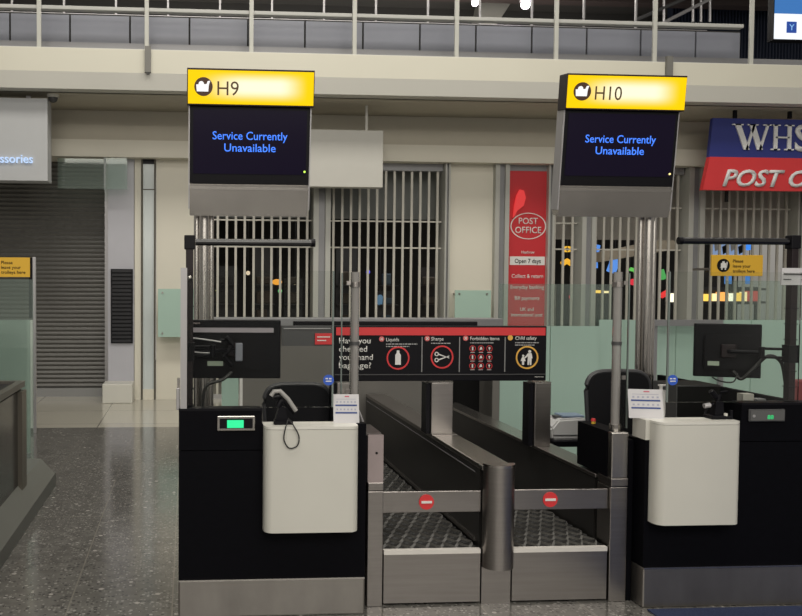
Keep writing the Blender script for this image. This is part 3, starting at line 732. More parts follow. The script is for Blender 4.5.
# ================================================================== SIGN UNITS H9 / H10
UY = 5.2
def sign_unit(num, cxp, polepx, led, y_off, label):
    """head seen frontally, tilted forward, on a steel pole"""
    cx_ = ax(cxp, UY, 190); xp_ = ax(polepx, UY + .12, 280)
    zb = az(217 + y_off, UY, cxp)                      # underside of the steel box
    t = thing('checkin_sign', (xp_, UY + .05, 0), label, 'sign', 'lit check-in desk signs')
    w = .385
    Mt = Matrix.Translation((cx_, UY, zb)) @ Matrix.Rotation(R(7), 4, 'X') @ Matrix.Scale(.937, 4)
    H0 = .205; H1 = .694; H2 = .922
    # steel box
    MB().prism([(-.02, 0), (.075, .01), (.075, H0), (-.03, H0)], -w, w, 'x', M=Mt, bev=.004).build('steel_box', mat('steel_box_%s' % num, (.58, .55, .52), .24, metal=1, var=.2, vscale=5), t)
    MB().box(-w, w, -.035, -.028, H0 - .035, H0 - .02, M=Mt).build('box_lip', M_steel2, t)
    # monitor
    MB().box(-w, w, -.03, .07, H0, H1, bev=.004, M=Mt).build('monitor_case', M_blackpl, t)
    dp = MB().box(-w + .022, w - .022, -.034, -.03, H0 + .065, H1 - .02, M=Mt).build('display', mat('display_glow', (.004, .003, .008), .18, emis=(.08, .05, .16), es=.055, spec=.14), t)
    MB().box(-w - .008, -w, -.025, .08, H0 - .16, H1, M=Mt).build('side_plate', M_alu, t)
    MB().box(w, w + .008, -.025, .08, H0 - .16, H1, M=Mt).build('side_plate', M_alu, t)
    tx = MB(); zc = H0 + .045 + (H1 - .02 - H0 - .065) * .5
    tx.text('Service Currently', .0, zc + .035, -.034, w=.48, h=.050, al='C', M=Mt, off=.005)
    tx.text('Unavailable', .0, zc - .04, -.034, w=.33, h=.050, al='C', M=Mt, off=.005)
    tx.build('message', emit('blue_message', (.055, .22, 1), 1.35), dp)
    MB().ball((w - .03, -.036, H0 + .085), .007, M=Mt).build('status_light', emit('led_' + num, led, 1.5), dp)
    # yellow header
    hc = MB().box(-w - .018, w + .018, -.06, .06, H1, H2, bev=.003, M=Mt).build('header_case', M_brownblk, t)
    ym = bpy.data.materials.new('header_glow'); ym.use_nodes = True; nt = ym.node_tree; p = nt.nodes['Principled BSDF']; L = nt.links.new
    tc = nt.nodes.new('ShaderNodeTexCoord'); sp = nt.nodes.new('ShaderNodeSeparateXYZ')
    # glow of the lit box painted in, whiter towards its middle
    L(tc.outputs['Generated'], sp.inputs[0])
    def rng(sock, a, b, c, d):
        r = nt.nodes.new('ShaderNodeMapRange'); r.interpolation_type = 'SMOOTHSTEP'
        for i, v in enumerate((a, b, c, d)): r.inputs[i + 1].default_value = v
        L(sock, r.inputs[0]); return r.outputs[0]
    def mul(a, b):
        m_ = nt.nodes.new('ShaderNodeMath'); m_.operation = 'MULTIPLY'; L(a, m_.inputs[0]); L(b, m_.inputs[1]); return m_.outputs[0]
    g = mul(mul(rng(sp.outputs[0], .08, .45, 0, 1), rng(sp.outputs[0], .72, .96, 1, 0)), mul(rng(sp.outputs[2], .04, .45, 0, 1), rng(sp.outputs[2], .6, .98, 1, 0)))
    mx = nt.nodes.new('ShaderNodeMix'); mx.data_type = 'RGBA'; L(g, mx.inputs[0])
    mx.inputs[6].default_value = (1.0, .64, .0, 1); mx.inputs[7].default_value = (1.0, .97, .70, 1)
    p.inputs['Base Color'].default_value = (.02, .012, .0, 1); p.inputs['Specular IOR Level'].default_value = .1
    L(mx.outputs[2], p.inputs['Emission Color']); p.inputs['Emission Strength'].default_value = 1.08
    MB().box(-w - .012, w + .012, -.066, -.06, H1 + .01, H2 - .012, M=Mt).build('header_panel', ym, hc)
    zc = (H1 + H2)/2
    MB().disc(-w + .085, zc, -.07, -.066, .058, M=Mt).build('icon_disc', mat('icon_brown', (.06, .02, .005), .5), hc)
    ic = MB(); wi = emit('icon_white', (1, 1, 1), 1.0); ix = -w + .085
    ic.prism([(ix - .042, zc - .03), (ix + .03, zc - .03), (ix + .034, zc + .016), (ix - .046, zc + .012)], -.073, -.07, M=Mt)
    ic.disc(ix - .014, zc + .016, -.073, -.07, .017, n=16, M=Mt); ic.prism([(ix + .012, zc + .0), (ix + .03, zc + .0), (ix + .042, zc + .036), (ix + .026, zc + .034)], -.073, -.07, M=Mt)
    ic.build('traveller_icon', wi, hc)
    MB().text(num, -w + .172, zc - .050, -.066, h=.086, w=.135 if num == 'H9' else .18, M=Mt).build('number', mat('number_brown', (.08, .035, .004), .5), hc)
    # pole
    MB().cyl((xp_, UY + .12, 0), (xp_, UY + .12, zb + .06), .034, n=28).build('pole', M_steel2, t, smooth=True)
    for d in (-.047, .045): MB().cyl((xp_ + d, UY + .13, 0), (xp_ + d, UY + .13, zb + .06), .017, n=16).build('cable_pipe', M_steel2, t, smooth=True)
    return t
sign_unit('H9', 248.8, 204, (.6, 1, .1), -.8, 'lit yellow H9 sign over a dark message screen, on a steel pole')
sign_unit('H10', 612.5, 647, (1, .8, .3), 0, 'lit yellow H10 sign over a dark message screen, on a steel pole')

# ================================================================== CONVEYORS
CYF = 4.13
X = lambda px, Y=CYF: ax(px, Y, 560)
xa0, xa1 = X(366), X(383)          # left steel post
xb1 = X(481)                       # left belt right edge
xc1 = X(511.5)                     # divider right edge
xd0, xd1 = X(607.5), X(626)        # right steel column
zbelt = az(548, CYF, 430)
zdiv = az(465.5, CYF, 497)
zout = az(480, CYF, 615)
YB = 6.95
def conveyor(x0, x1, label):
    t = thing('baggage_conveyor', ((x0+x1)/2, 5.5, 0), label, 'conveyor', 'baggage conveyors between the two desks')
    b = bmesh.new(); nx = 96; ny = 560; g = []
    y0, y1 = CYF + .03, YB - .02
    for j in range(ny + 1):
        row = []
        for i in range(nx + 1):
            x = x0 + .012 + (x1 - x0 - .024)*i/nx; y = y0 + (y1 - y0)*j/ny
            u = (x - x0)/.075; v = (y - y0)/.085
            # rows of overlapping scales
            r_ = math.floor(v); fu = u + (.5 if r_ % 2 else 0); du = abs(fu - round(fu))*2; fv = v - r_
            hh = 1 - fv + .78*du if fv > .78*du else .78*du - fv
            row.append(b.verts.new((x, y, zbelt - .014 + .013*min(1, hh))))
        g.append(row)
    m = MB()
    for j in range(ny):
        for i in range(nx):
            f = b.faces.new((g[j][i], g[j][i+1], g[j+1][i+1], g[j+1][i]))
            c_ = f.calc_center_median(); u = (c_.x - x0)/.075; v = (c_.y - y0)/.085; r_ = math.floor(v)
            fu = u + (.5 if r_ % 2 else 0); du = abs(fu - round(fu))*2; fv = v - r_
            f.material_index = 1 if abs(fv - .78*du) < .10 else 0
    m._add(b); m.box(x0 + .012, x1 - .012, y0, y1, zbelt - .05, zbelt - .016)
    bo = m.build('belt', M_rubber, t); bo.data.materials.append(M_ridge)
    box(x0 + .004, x1 - .004, CYF + .02, YB, .02, zbelt - .052).build('bed', M_blackpl, t)
    box(x0 + .004, x1 - .004, CYF, CYF + .02, .012, zbelt - .03).build('front_panel', M_steel, t)
    box(x0 + .004, x1 - .004, CYF - .004, CYF + .024, zbelt - .03, zbelt - .008).build('front_lip', M_lip, t)
    return t
conveyor(xa1, xb1, 'left baggage conveyor with black scaly belt beside the H9 desk')
conveyor(xc1, xd0, 'right baggage conveyor with black scaly belt beside the H10 desk')

# centre divider
t = thing('conveyor_divider', ((xb1+xc1)/2, 5.5, 0), 'low dark divider with steel cap running back between the two belts', 'divider')
box(xb1 + .004, xc1 - .004, CYF + .05, YB - .02, 0, zdiv - .025).build('body', mat('divider_black', (.02, .019, .018), .3), t)
box(xb1, xc1, CYF + .0, 5.0, zdiv - .025, zdiv, bev=.004).build('cap', M_steel2, t)
box(xb1, xc1, 5.004, YB - .02, zdiv - .025, zdiv, bev=.004).build('cap', M_steel, t)
box(xb1 - .006, xb1 + .004, CYF + .1, YB - .05, zbelt + .002, zbelt + .02).build('skirt', M_steel, t)
box(xb1 + .004, xc1 - .004, CYF + .0, CYF + .05, 0, az(571, CYF)).build('foot_panel', M_steel, t)
for xx in (xb1 + .001, xc1 - .004): box(xx, xx + .003, CYF + .12, YB - .05, zdiv - .058, zdiv - .054).build('trim_line', M_railgrey, t)
# bollard nose on the divider
t = thing('bollard', ((xb1+xc1)/2, CYF - .03, az(571, CYF)), 'round steel bollard on the front of the divider between the belts', 'bollard')
cxb = (xb1+xc1)/2 + .004; rb = (xc1 - xb1)/2 + .001
pr = [(cxb - rb, CYF + .0)] + [(cxb - rb*math.cos(math.pi*k/24), CYF - .0 - rb*.95*math.sin(math.pi*k/24)) for k in range(25)] 
zb0, zb1 = az(571, CYF - .07, 497), zdiv + .001
MB().prism(pr, zb0, zb1, 'z').build('shell', M_steel, t, smooth=True)
MB().prism([(cxb + (a - cxb)*1.0, CYF + (b_ - CYF)*1.05) for a, b_ in pr], zb1, zb1 + .012, 'z').build('cap', M_steel2, t, smooth=True)
# outer wall of the right conveyor
t = thing('conveyor_side_wall', (xd0 + .06, 5.6, 0), 'low dark side wall with steel top along the right belt', 'divider')
box(xd0 + .002, xd0 + .12, CYF + .16, YB, 0, zout - .02).build('body', bpy.data.materials['divider_black'], t)
box(xd0 - .004, xd0 + .13, CYF + .14, 5.1, zout - .02, zout, bev=.003).build('cap', M_steel, t)
box(xd0 - .004, xd0 + .13, 5.104, YB, zout - .02, zout, bev=.003).build('cap', M_steel2, t)
# left outer wall
t = thing('conveyor_side_wall', (xa1 - .05, 5.6, 0), 'low dark side wall left of the left belt behind the H9 desk', 'divider')
box(xa1 - .12, xa1 - .002, CYF + .16, YB, 0, zout - .04).build('body', bpy.data.materials['divider_black'], t)
box(xa1 - .13, xa1 - .001, CYF + .14, YB, zout - .04, zout - .02).build('cap', M_steel, t)
# side gate columns
def column(x0, x1, ztop, label, m):
    t = thing('conveyor_column', ((x0+x1)/2, CYF + .06, 0), label, 'post')
    box(x0, x1, CYF - .01, CYF + .13, 0, ztop - .045, bev=.003).build('shaft', m, t)
    box(x0, x1, CYF - .014, CYF + .13, ztop - .041, ztop, bev=.003).build('collar', M_steel, t)
zc9 = az(482, CYF, 374); zc10 = az(478, CYF, 616)
column(xa0 + .004, xa1 - .004, zc9, 'narrow steel column between the H9 desk and the left belt', M_steel)
column(xd0 + .004, xd1 - .004, zc10, 'narrow steel column between the right belt and the H10 desk', M_steel)
# upper boxes on columns
t = thing('control_box', ((xa0+xa1)/2, CYF + .08, zc9), 'narrow pinkish steel box on the column beside the H9 desk', 'box')
zt9 = az(434.5, CYF, 374)
box(xa0 + .002, xa1 - .006, CYF - .012, CYF + .0, zc9, zt9).build('front_plate', M_lilac, t)
box(xa0 - .028, xa1 - .008, CYF, CYF + .3, zc9, zt9 - .004).build('casing', M_blackpl, t)
box(xa0 - .02, xa1 - .01, CYF + .02, CYF + .28, zt9 - .004, zt9 + .004).build('lid', M_steel, t)
MB().disc(xa0 + .045, zt9 - .09, CYF - .016, CYF - .012, .006, n=12).build('keyhole', M_ink, t)
zt10 = az(432, CYF, 616)
t = thing('control_box', ((xd0+xd1)/2, CYF + .25, zc10), 'black box with steel corner on the column beside the H10 desk', 'box')
box(xd0 + .004, xd1 - .004, CYF - .012, CYF + .03, zc10, zt10, bev=.006).build('front_corner', M_steel2, t)
box(xd0 + .002, xd1 - .004, CYF + .03, CYF + .36, zc10, zt10 - .002).build('casing', M_black, t)
# stop buttons
t = thing('stop_button', (xd0 + .045, CYF + .27, zt10), 'small red mushroom button on a yellow base, on the black box', 'button')
MB().cyl((xd0 + .045, CYF + .27, zt10 - .002), (xd0 + .045, CYF + .27, zt10 + .012), .011).build('base', mat('button_yellow', (.7, .45, .05), .4), t)
MB().cyl((xd0 + .045, CYF + .27, zt10 + .012), (xd0 + .045, CYF + .27, zt10 + .026), .013, .010).build('button', M_red, t)
# barrier bars with no-entry discs
def barrier(x0, x1, dpx, y0, y1, label):
    t = thing('barrier_bar', ((x0+x1)/2, CYF + .03, az(y1, CYF, dpx)), label, 'barrier', 'steel barriers across the belts')
    z0, z1 = az(y1, CYF, dpx), az(y0, CYF, dpx)
    box(x0 + .001, x1 - .001, CYF + .012, CYF + .026, z0, z1, bev=.002).build('bar', M_steel, t)
    cx_ = ax(dpx, CYF, 500); cz = (z0+z1)/2
    nd = MB().disc(cx_, cz, CYF + .007, CYF + .012, .038).build('no_entry_disc', M_red, t)
    MB().box(cx_ - .027, cx_ + .027, CYF + .004, CYF + .007, cz - .006, cz + .006).build('white_dash', M_text, nd)
barrier(xa1 - .003, xb1, 427, 492, 513, 'steel barrier with round no entry sticker across the left belt')
barrier(xc1, xd0 + .003, 551, 490, 510, 'steel barrier with round no entry sticker across the right belt')

# ------------------------------------------------------------------ hand-baggage sign on its posts
SY = 5.02
def signpost(px0, px1, ybase_z, label):
    x0, x1 = ax(px0, SY, 400), ax(px1, SY, 400); zt_ = az(382, SY, (px0+px1)/2)
    t = thing('steel_post', ((x0+x1)/2, SY + .06, ybase_z), label, 'post', 'steel posts under the baggage sign')
    box(x0, x1, SY + .0, SY + .12, ybase_z, zt_ - .004, bev=.003).build('shaft', M_steel, t)
    box(x0 - .001, x1 + .001, SY - .002, SY + .122, zt_ - .004, zt_).build('top_plate', M_steel2, t)
    box(x0 - .028, x0 - .001, SY + .02, SY + .12, ybase_z, zt_ - .01).build('dark_side', M_blackpl, t)
signpost(431.5, 453, zdiv, 'broad steel post standing on the centre divider under the baggage sign')
signpost(535, 551, zout, 'broad steel post under the right end of the baggage sign')
signpost(337, 350, zout - .02, 'steel post under the left end of the baggage sign')
s0, s1 = ax(334, SY, 350), ax(546.5, SY, 350); szt, szb = az(326, SY, 440), az(381, SY, 440)
sg = thing('baggage_sign', ((s0+s1)/2, SY, szb), 'long black hand baggage sign with red band and round pictograms', 'sign')
box(s0, s1, SY, SY + .05, szb, szt, bev=.004).build('board', M_blackpl, sg)
fy = SY - .001
def sx(px): return ax(px, SY, 350)
def sz(py): return az(py, SY, 440)
box(sx(336), sx(545), fy - .002, SY, sz(335.3), sz(327.5)).build('red_band', M_red, sg)
box(s0 + .005, s1 - .005, fy - .004, SY, sz(374.8), sz(374)).build('lower_line', M_darkgrey, sg)
tx = MB()
for k, s_ in enumerate(('Have you', 'checked', 'your hand', 'baggage?')): tx.text(s_, sx(339), sz(343.4 + k*8.2), fy, h=.034, off=.008, w=(.19, .17, .205, .195)[k])
tx.build('headline', M_text, sg)
for s_, px, py, w in (('Liquids', 386, 341.3, 13), ('Sharps', 431, 340.6, 12.5), ('Forbidden items', 470, 340.2, 30), ('Child safety', 515, 339.8, 22)):
    MB().text(s_, sx(px), sz(py), fy, h=.021, w=w*.0059*1.02, off=.008).build('title', M_text, sg)
ln = MB()
for px, py, ws in ((386, 343.6, (32, 24)), (431, 342.8, (20,)), (470, 342.4, (24,)), (515, 342.2, (24, 20))):
    for k, w in enumerate(ws):
        q = 0
        while q < w: 
            d = min(w - q, random.choice((2, 3, 4))); ln.box(sx(px + q), sx(px + q + d - .7), fy - .001, SY, sz(py + k*2.4 + .9), sz(py + k*2.4)); q += d
ln.build('small_print', mat('print_grey', (.4, .4, .4), .5), sg)
for px in (421.5, 459.0, 504.5): box(sx(px), sx(px + .9), fy - .001, SY, sz(372), sz(337)).build('separator', mat('separator_grey', (.25, .25, .25), .5), sg)
for px, py in ((381.5, 339), (427, 338.5), (465.4, 338.2)):
    MB().disc(sx(px), sz(py), fy - .002, SY, .016, n=20).build('cross_disc', mat('cross_red', (.6, .12, .12), .5), sg)
    c = MB()
    for a in (45, -45): c.box(-.010, .010, fy - .004, fy - .002, -.0022, .0022, M=Matrix.Translation((sx(px), 0, sz(py))) @ Matrix.Rotation(R(a), 4, 'Y'))
    c.build('cross', M_text, sg)
MB().disc(sx(510), sz(337.7), fy - .002, SY, .016, n=20).build('warning_disc', M_gold, sg)
for px, py, m in ((398, 358, M_red), (442, 357, M_red), (527, 357.5, M_gold)):
    MB().ring((sx(px), sz(py)), .070, .061, fy - .003, SY).build('pictogram_ring', m, sg)
# bottle
bx, bzz = sx(398), sz(358)
MB().prism([(bx - .017, bzz - .04), (bx + .017, bzz - .04), (bx + .017, bzz + .018), (bx + .008, bzz + .032), (bx + .008, bzz + .046), (bx - .008, bzz + .046), (bx - .008, bzz + .032), (bx - .017, bzz + .018)], fy - .003, SY).build('bottle_pictogram', M_text, sg)
# scissors
cx_, cz_ = sx(442), sz(357); s = MB()
s.ring((cx_ - .033, cz_ + .018), .013, .008, fy - .003, SY, n=20); s.ring((cx_ - .033, cz_ - .018), .013, .008, fy - .003, SY, n=20)
s.prism([(cx_ - .024, cz_ + .014), (cx_ + .044, cz_ - .008), (cx_ + .044, cz_ - .004), (cx_ - .02, cz_ + .02)], fy - .003, SY)
s.prism([(cx_ - .024, cz_ - .014), (cx_ + .044, cz_ + .008), (cx_ + .044, cz_ + .004), (cx_ - .02, cz_ - .02)], fy - .003, SY)
s.build('scissors_pictogram', M_text, sg)
# nine small forbidden items
for r_ in range(3):
    for c in range(3):
        qx, qz = sx(472.5 + c*8.4), sz(348.5 + r_*8.7)
        ir = MB().ring((qx, qz), .019, .016, fy - .003, SY, n=20).build('item_ring', M_red, sg)
        q = MB(); k = r_*3 + c
        if k % 3 == 0: q.box(qx - .004, qx + .004, fy - .003, SY, qz - .011, qz + .011)
        elif k % 3 == 1: q.prism([(qx - .009, qz - .008), (qx + .009, qz - .006), (qx + .004, qz + .010), (qx - .004, qz + .009)], fy - .003, SY)
        else: q.disc(qx, qz + .003, fy - .003, SY, .006, n=12); q.box(qx - .002, qx + .002, fy - .003, SY, qz - .011, qz)
        q.box(qx - .013, qx + .013, fy - .002, SY, qz - .025, qz - .0225)
        q.build('item_mark', M_text, ir)
# adult and child
cx_, cz_ = sx(527), sz(357.5); s = MB()
s.disc(cx_ + .016, cz_ + .036, fy - .003, SY, .009, n=16)
s.prism([(cx_ + .006, cz_ + .026), (cx_ + .027, cz_ + .026), (cx_ + .034, cz_ - .004), (cx_ + .028, cz_ - .006), (cx_ + .027, cz_ - .046), (cx_ + .018, cz_ - .046), (cx_ + .0165, cz_ - .012), (cx_ + .012, cz_ - .046), (cx_ + .003, cz_ - .046), (cx_ + .006, cz_ + .008), (cx_ - .016, cz_ - .008), (cx_ - .016, cz_ - .002)], fy - .003, SY)
s.disc(cx_ - .024, cz_ + .010, fy - .003, SY, .007, n=16)
s.prism([(cx_ - .030, cz_ + .002), (cx_ - .018, cz_ + .002), (cx_ - .008, cz_ - .022), (cx_ - .018, cz_ - .022), (cx_ - .018, cz_ - .045), (cx_ - .030, cz_ - .045), (cx_ - .030, cz_ - .022), (cx_ - .040, cz_ - .022)], fy - .003, SY)
s.build('adult_child_pictogram', M_text, sg)
MB().text('Heathrow', sx(544), sz(377.6), fy, h=.008, al='R', w=.055).build('footer', M_text, sg)
# black second board just behind
tag(box(sx(296), sx(484), SY + .12, SY + .16, sz(345), sz(322.5), bev=.003).build('rear_board', M_blackpl), 'thin black board edge rising just behind the hand baggage sign', 'board')
for q in (340, 444): pass
# small red-labelled sign to the left
t = thing('small_sign', (sx(307), SY, szb), 'short dark sign with a red label behind the H9 counter glass', 'sign')
x0, x1 = sx(282), s0 - .001
box(x0, x1, SY + .01, SY + .04, sz(346), sz(326)).build('board', M_darkgrey, t)
box(sx(315), x1 - .002, SY + .0, SY + .01, sz(344.5), sz(333.5)).build('red_label', M_red, t)
box(x0 + .01, x1 - .02, SY + .004, SY + .01, sz(329.2), sz(328.4)).build('white_line', M_alu, t)
tt = MB(); tt.box(sx(317), sx(330), SY - .002, SY, sz(337.5), sz(336.5)); tt.box(sx(317), sx(326), SY - .002, SY, sz(341), sz(340)); tt.build('label_print', M_text, t)

# ================================================================== COUNTERS
DY = 4.03
MIR = None
def rounded(x0, x1, z0, z1, r, n=5):
    out = []
    for cx_, cz_, a0 in ((x1 - r, z1 - r, 0), (x0 + r, z1 - r, 90), (x0 + r, z0 + r, 180), (x1 - r, z0 + r, 270)):
        for k in range(n + 1):
            a = R(a0 + 90*k/n); out.append((cx_ + r*math.cos(a), cz_ + r*math.sin(a)))
    return out
def counter(side):
    L_ = side == 'L'
    if L_:
        x0, x1 = ax(178.5, DY, 560), ax(365, DY, 560); xm = ax(262, DY, 430); tall = (x0, xm); low = (xm, x1)
        ztop = az(411, DY, 200); zlow = az(424, DY, 330); zbs = az(578.5, DY, 270); wpx = (264.5, 359.5); wpy = (427, 533); ref = 310
        label = 'black H9 check-in counter with steel base and white front box'
    else:
        x0, x1 = ax(643, DY, 560), ax(860, DY, 560); xm = ax(741, DY, 430); tall = (xm, x1); low = (x0, xm)
        x1 = 3.2; tall = (xm, x1)
        ztop = az(405, DY, 770); zlow = az(421, DY, 690); zbs = az(566.5, DY, 700); wpx = (647, 743); wpy = (422.5, 525.5); ref = 693
        label = 'black H10 check-in counter with steel base and white front box'
    t = thing('checkin_counter', ((x0+x1)/2, DY + .1, 0), label, 'counter', 'check-in counters')
    yb = DY + .06
    zs_ = az(450, DY, 220)
    # steel base wraps the corners
    box(x0, x1, DY - .002, yb + .55, .0, zbs, bev=.008).build('steel_base', M_steelbase, t)
    box(x0 + .002, x1 - .002, DY - .006, DY, zbs - .008, zbs).build('base_edge', M_steel2, t)
    zsm = zs_ if L_ else az(441, DY, 770)
    MB().box(x0, x1, DY + .0, yb, zbs, zlow if 0 else min(zsm, zlow) - .004).build('front_panel', M_black, t)
    MB().box(tall[0], tall[1], DY + .0, yb, zsm, ztop).build('upper_panel', M_black, t)
    MB().box(low[0], low[1], DY + .0, yb, min(zsm, zlow) - .004, zlow).build('low_panel', M_black, t)
    box(tall[0], tall[1], DY - .002, yb + .02, ztop, ztop + .012).build('top_trim', M_blackpl, t)
    # side panels and agent's desk
    for xx in (x0, x1 - .03): box(xx, xx + .03, yb, yb + .55, zbs, zlow - .10 if xx == x0 and not L_ else .72).build('side_panel', M_black, t)
    box(x0 + (0 if L_ else .031), x1, yb, yb + .6, .72, .75).build('desktop', mat('desktop_grey', (.05, .05, .05), .4), t)
    # white box, with rounded vertical corners
    wy = DY - .09
    wx0, wx1 = ax(wpx[0], wy, 480), ax(wpx[1], wy, 480); 
    if not L_: wx0 = ax(654, DY - .05, 480)
    wz0, wz1 = az(wpy[1], wy, ref), az(wpy[0], wy, ref)
    r = .05; poly = [(wx0, DY - .001), (wx0, wy + r)]
    for k in range(1, 6): a = R(180 + 90*k/6); poly.append((wx0 + r + r*math.cos(a), wy + r + r*math.sin(a)))
    for k in range(1, 6): a = R(270 + 90*k/6); poly.append((wx1 - r + r*math.cos(a), wy + r + r*math.sin(a)))
    poly += [(wx1, wy + r), (wx1, DY - .001)]
    bx_ = MB().prism(poly, wz0, wz1 - .014, 'z').build('white_box', M_whitebox, t, smooth=True)
    tp = [(a, yb + .01 if i in (0, len(poly) - 1) else b_) for i, (a, b_) in enumerate(poly)]
    MB().prism(tp, wz1 - .012, wz1, 'z').build('white_ledge', mat('white_edge', (.66, .65, .60), .35), t, smooth=True)
    if not L_: box(x0 - .003, wx0 + .01, DY - .004, yb + .06, wz1 - .10, wz1 - .001).build('side_return', M_whitebox, t)
    return t, x0, x1, ztop, (wx0, wx1, wz1, wy)
c9, c9x0, c9x1, z9, w9 = counter('L')
c10, c10x0, c10x1, z10, w10 = counter('R')

box(xd1 + .001, c10x0 - .006, CYF, CYF + .13, 0, az(440, CYF, 632)).build('filler_panel', M_black, c10)
# customer weight displays
def display(px0, px1, y0, y1, case, label, ysc):
    Y = DY
    x0, x1, z0, z1 = ax(px0, Y, 420), ax(px1, Y, 420), az(y1, Y, (px0+px1)/2), az(y0, Y, (px0+px1)/2)
    t = thing('weight_display', ((x0+x1)/2, Y - .01, z0), label, 'display')
    box(x0, x1, Y - .012, Y, z0, z1, bev=.004).build('bezel', case, t)
    return t, x0, x1, z0, z1
t, x0, x1, z0, z1 = display(217, 255, 415.5, 430.5, M_steel2, 'weight display with glowing green window on the H9 counter', 0)
box(x0 + .012, x1 - .012, DY - .015, DY - .012, z0 + .012, z1 - .012).build('face', M_blackpl, t)
box(ax(227.5, DY), ax(244, DY), DY - .018, DY - .015, az(427.3, DY, 236), az(419.6, DY, 236)).build('lit_window', emit('green_lcd', (.03, 1, .38), .95), t)
t, x0, x1, z0, z1 = display(747.5, 783.5, 409, 421.3, M_darkgrey, 'grey weight display with small green digits on the H10 counter', 0)
box(x0 + .006, x1 - .006, DY - .015, DY - .012, z0 + .006, z1 - .006).build('face', mat('face_grey', (.10, .10, .10), .4), t)
MB().text('88', ax(768.5, DY), az(418.6, DY, 770), DY - .015, h=.02, w=.032, off=.02).build('green_digits', emit('green_digit', (.05, .8, .25), .7), t)
MB().disc(ax(755, DY), az(415.5, DY, 770), DY - .017, DY - .015, .007).build('key', M_alu, t)

# ------------------------------------------------------------------ glass screens over the counters
GY = 4.055
def counter_glass(px0, px1, ytop, yb, label, framepx=None, sticker=None):
    ref = (px0+px1)/2
    x0, x1 = ax(px0, GY, 340), ax(px1, GY, 340); z1 = az(ytop, GY, ref)
    t = thing('counter_screen', ((x0+x1)/2, GY, yb), label, 'glass screen', 'clear screens over the counters')
    box(x0, x1, GY, GY + .008, yb, z1).build('pane', M_screen, t)
    if framepx:
        a, b_ = ax(framepx[0], GY - .02, 340), ax(framepx[1], GY - .02, 340)
        box(a, b_, GY - .03, GY + .03, yb, z1 + .01).build('frame_upright', M_alu, t)
    e = x1 if sticker == 'R' else x0
    box(e - .004, e + .004, GY - .001, GY + .009, yb, z1).build('polished_edge', M_edge, t)
    return t, x0, x1
t9, g0, g1 = counter_glass(186, 333, 270.5, z9 + .012, 'clear glass screen standing on the H9 counter', (180.5, 187), 'R')
t10, h0, h1 = counter_glass(668.5, 800, 272, z10 + .012, 'clear glass screen standing on the H10 counter', None, 'L')
for pxs, who in ((328.5, 'H9'), (672.5, 'H10')):
    p = at(pxs, 380, GY)
    t = thing('round_sticker', (p.x, GY - .002, p.z - .026), 'round blue sticker at the lower edge of the %s glass' % who, 'sticker')
    MB().disc(p.x, p.z, GY - .003, GY - .0005, .026).build('disc', M_bluec, t)
    m_ = MB(); m_.box(p.x - .015, p.x - .004, GY - .005, GY - .003, p.z + .004, p.z + .010); m_.box(p.x + .002, p.x + .014, GY - .005, GY - .003, p.z + .004, p.z + .010); m_.box(p.x - .014, p.x + .014, GY - .005, GY - .003, p.z - .008, p.z - .003)
    m_.build('print', M_text, t)

# tall clear posts with clamps, and side panes running back
def clear_post(px, ytop, base_z, dirY, label, Y=CYF + .06):
    x = ax(px, Y, 350); z1 = az(ytop, Y, px)
    t = thing('clear_post', (x, Y, base_z), label, 'post', 'tall posts of the side glass')
    MB().cyl((x, Y, base_z), (x, Y, z1), .022, n=20).build('tube', glass('acrylic_%d' % px, (.78, .77, .76), .2, .45, (.5, .48, .46)), t, smooth=True)
    MB().cyl((x - .005, Y + .01, base_z), (x - .005, Y + .01, z1), .007, n=10).build('core_rod', M_steel2, t)
    MB().cyl((x, Y, z1 - .075), (x, Y, z1 - .05), .027, n=20).build('clamp', M_steel, t)
    MB().cyl((x, Y, az(345, Y, px)), (x, Y, az(345, Y, px) + .018), .025, n=20).build('clamp', M_darkgrey, t)
    MB().cyl((x, Y, base_z), (x, Y, base_z + .03), .03, n=20).build('foot_collar', M_steel2, t)
    return x, Y, z1
x, Y, z1 = clear_post(354.5, 272, zt9 + .004, 1, 'clear upright post at the right edge of the H9 desk')
def wing(xa, xb, Y, zb, z1, label):
    t = thing('side_glass', ((xa+xb)/2, Y, zb), label, 'glass screen')
    box(xa, xb, Y - .004, Y + .004, zb, z1).build('pane', M_screen, t)
    e = xa if xb == x - .024 else xb
    box(e - .003, e + .003, Y - .005, Y + .005, zb, z1).build('polished_edge', M_edge, t)
    for zz in (z1 - .06, zb + .25): box(min(abs(xa-x), abs(xb-x)) * 0 + (xa + .002 if xa > x else xb - .02), (xa + .022 if xa > x else xb), Y - .012, Y - .004, zz, zz + .02).build('hinge', M_steel, t)
wing(ax(341.5, Y, 340), x - .024, Y, zt9 - .05, z1 - .005, 'narrow clear glass wing on the left of the H9 clear post')
x, Y, z1 = clear_post(616.5, 272, zt10, 1, 'clear upright post on the black box beside the H10 desk')
wing(x + .024, ax(628, Y, 340), Y, zt10 + .01, z1 - .005, 'narrow clear glass wing on the right of the H10 clear post')

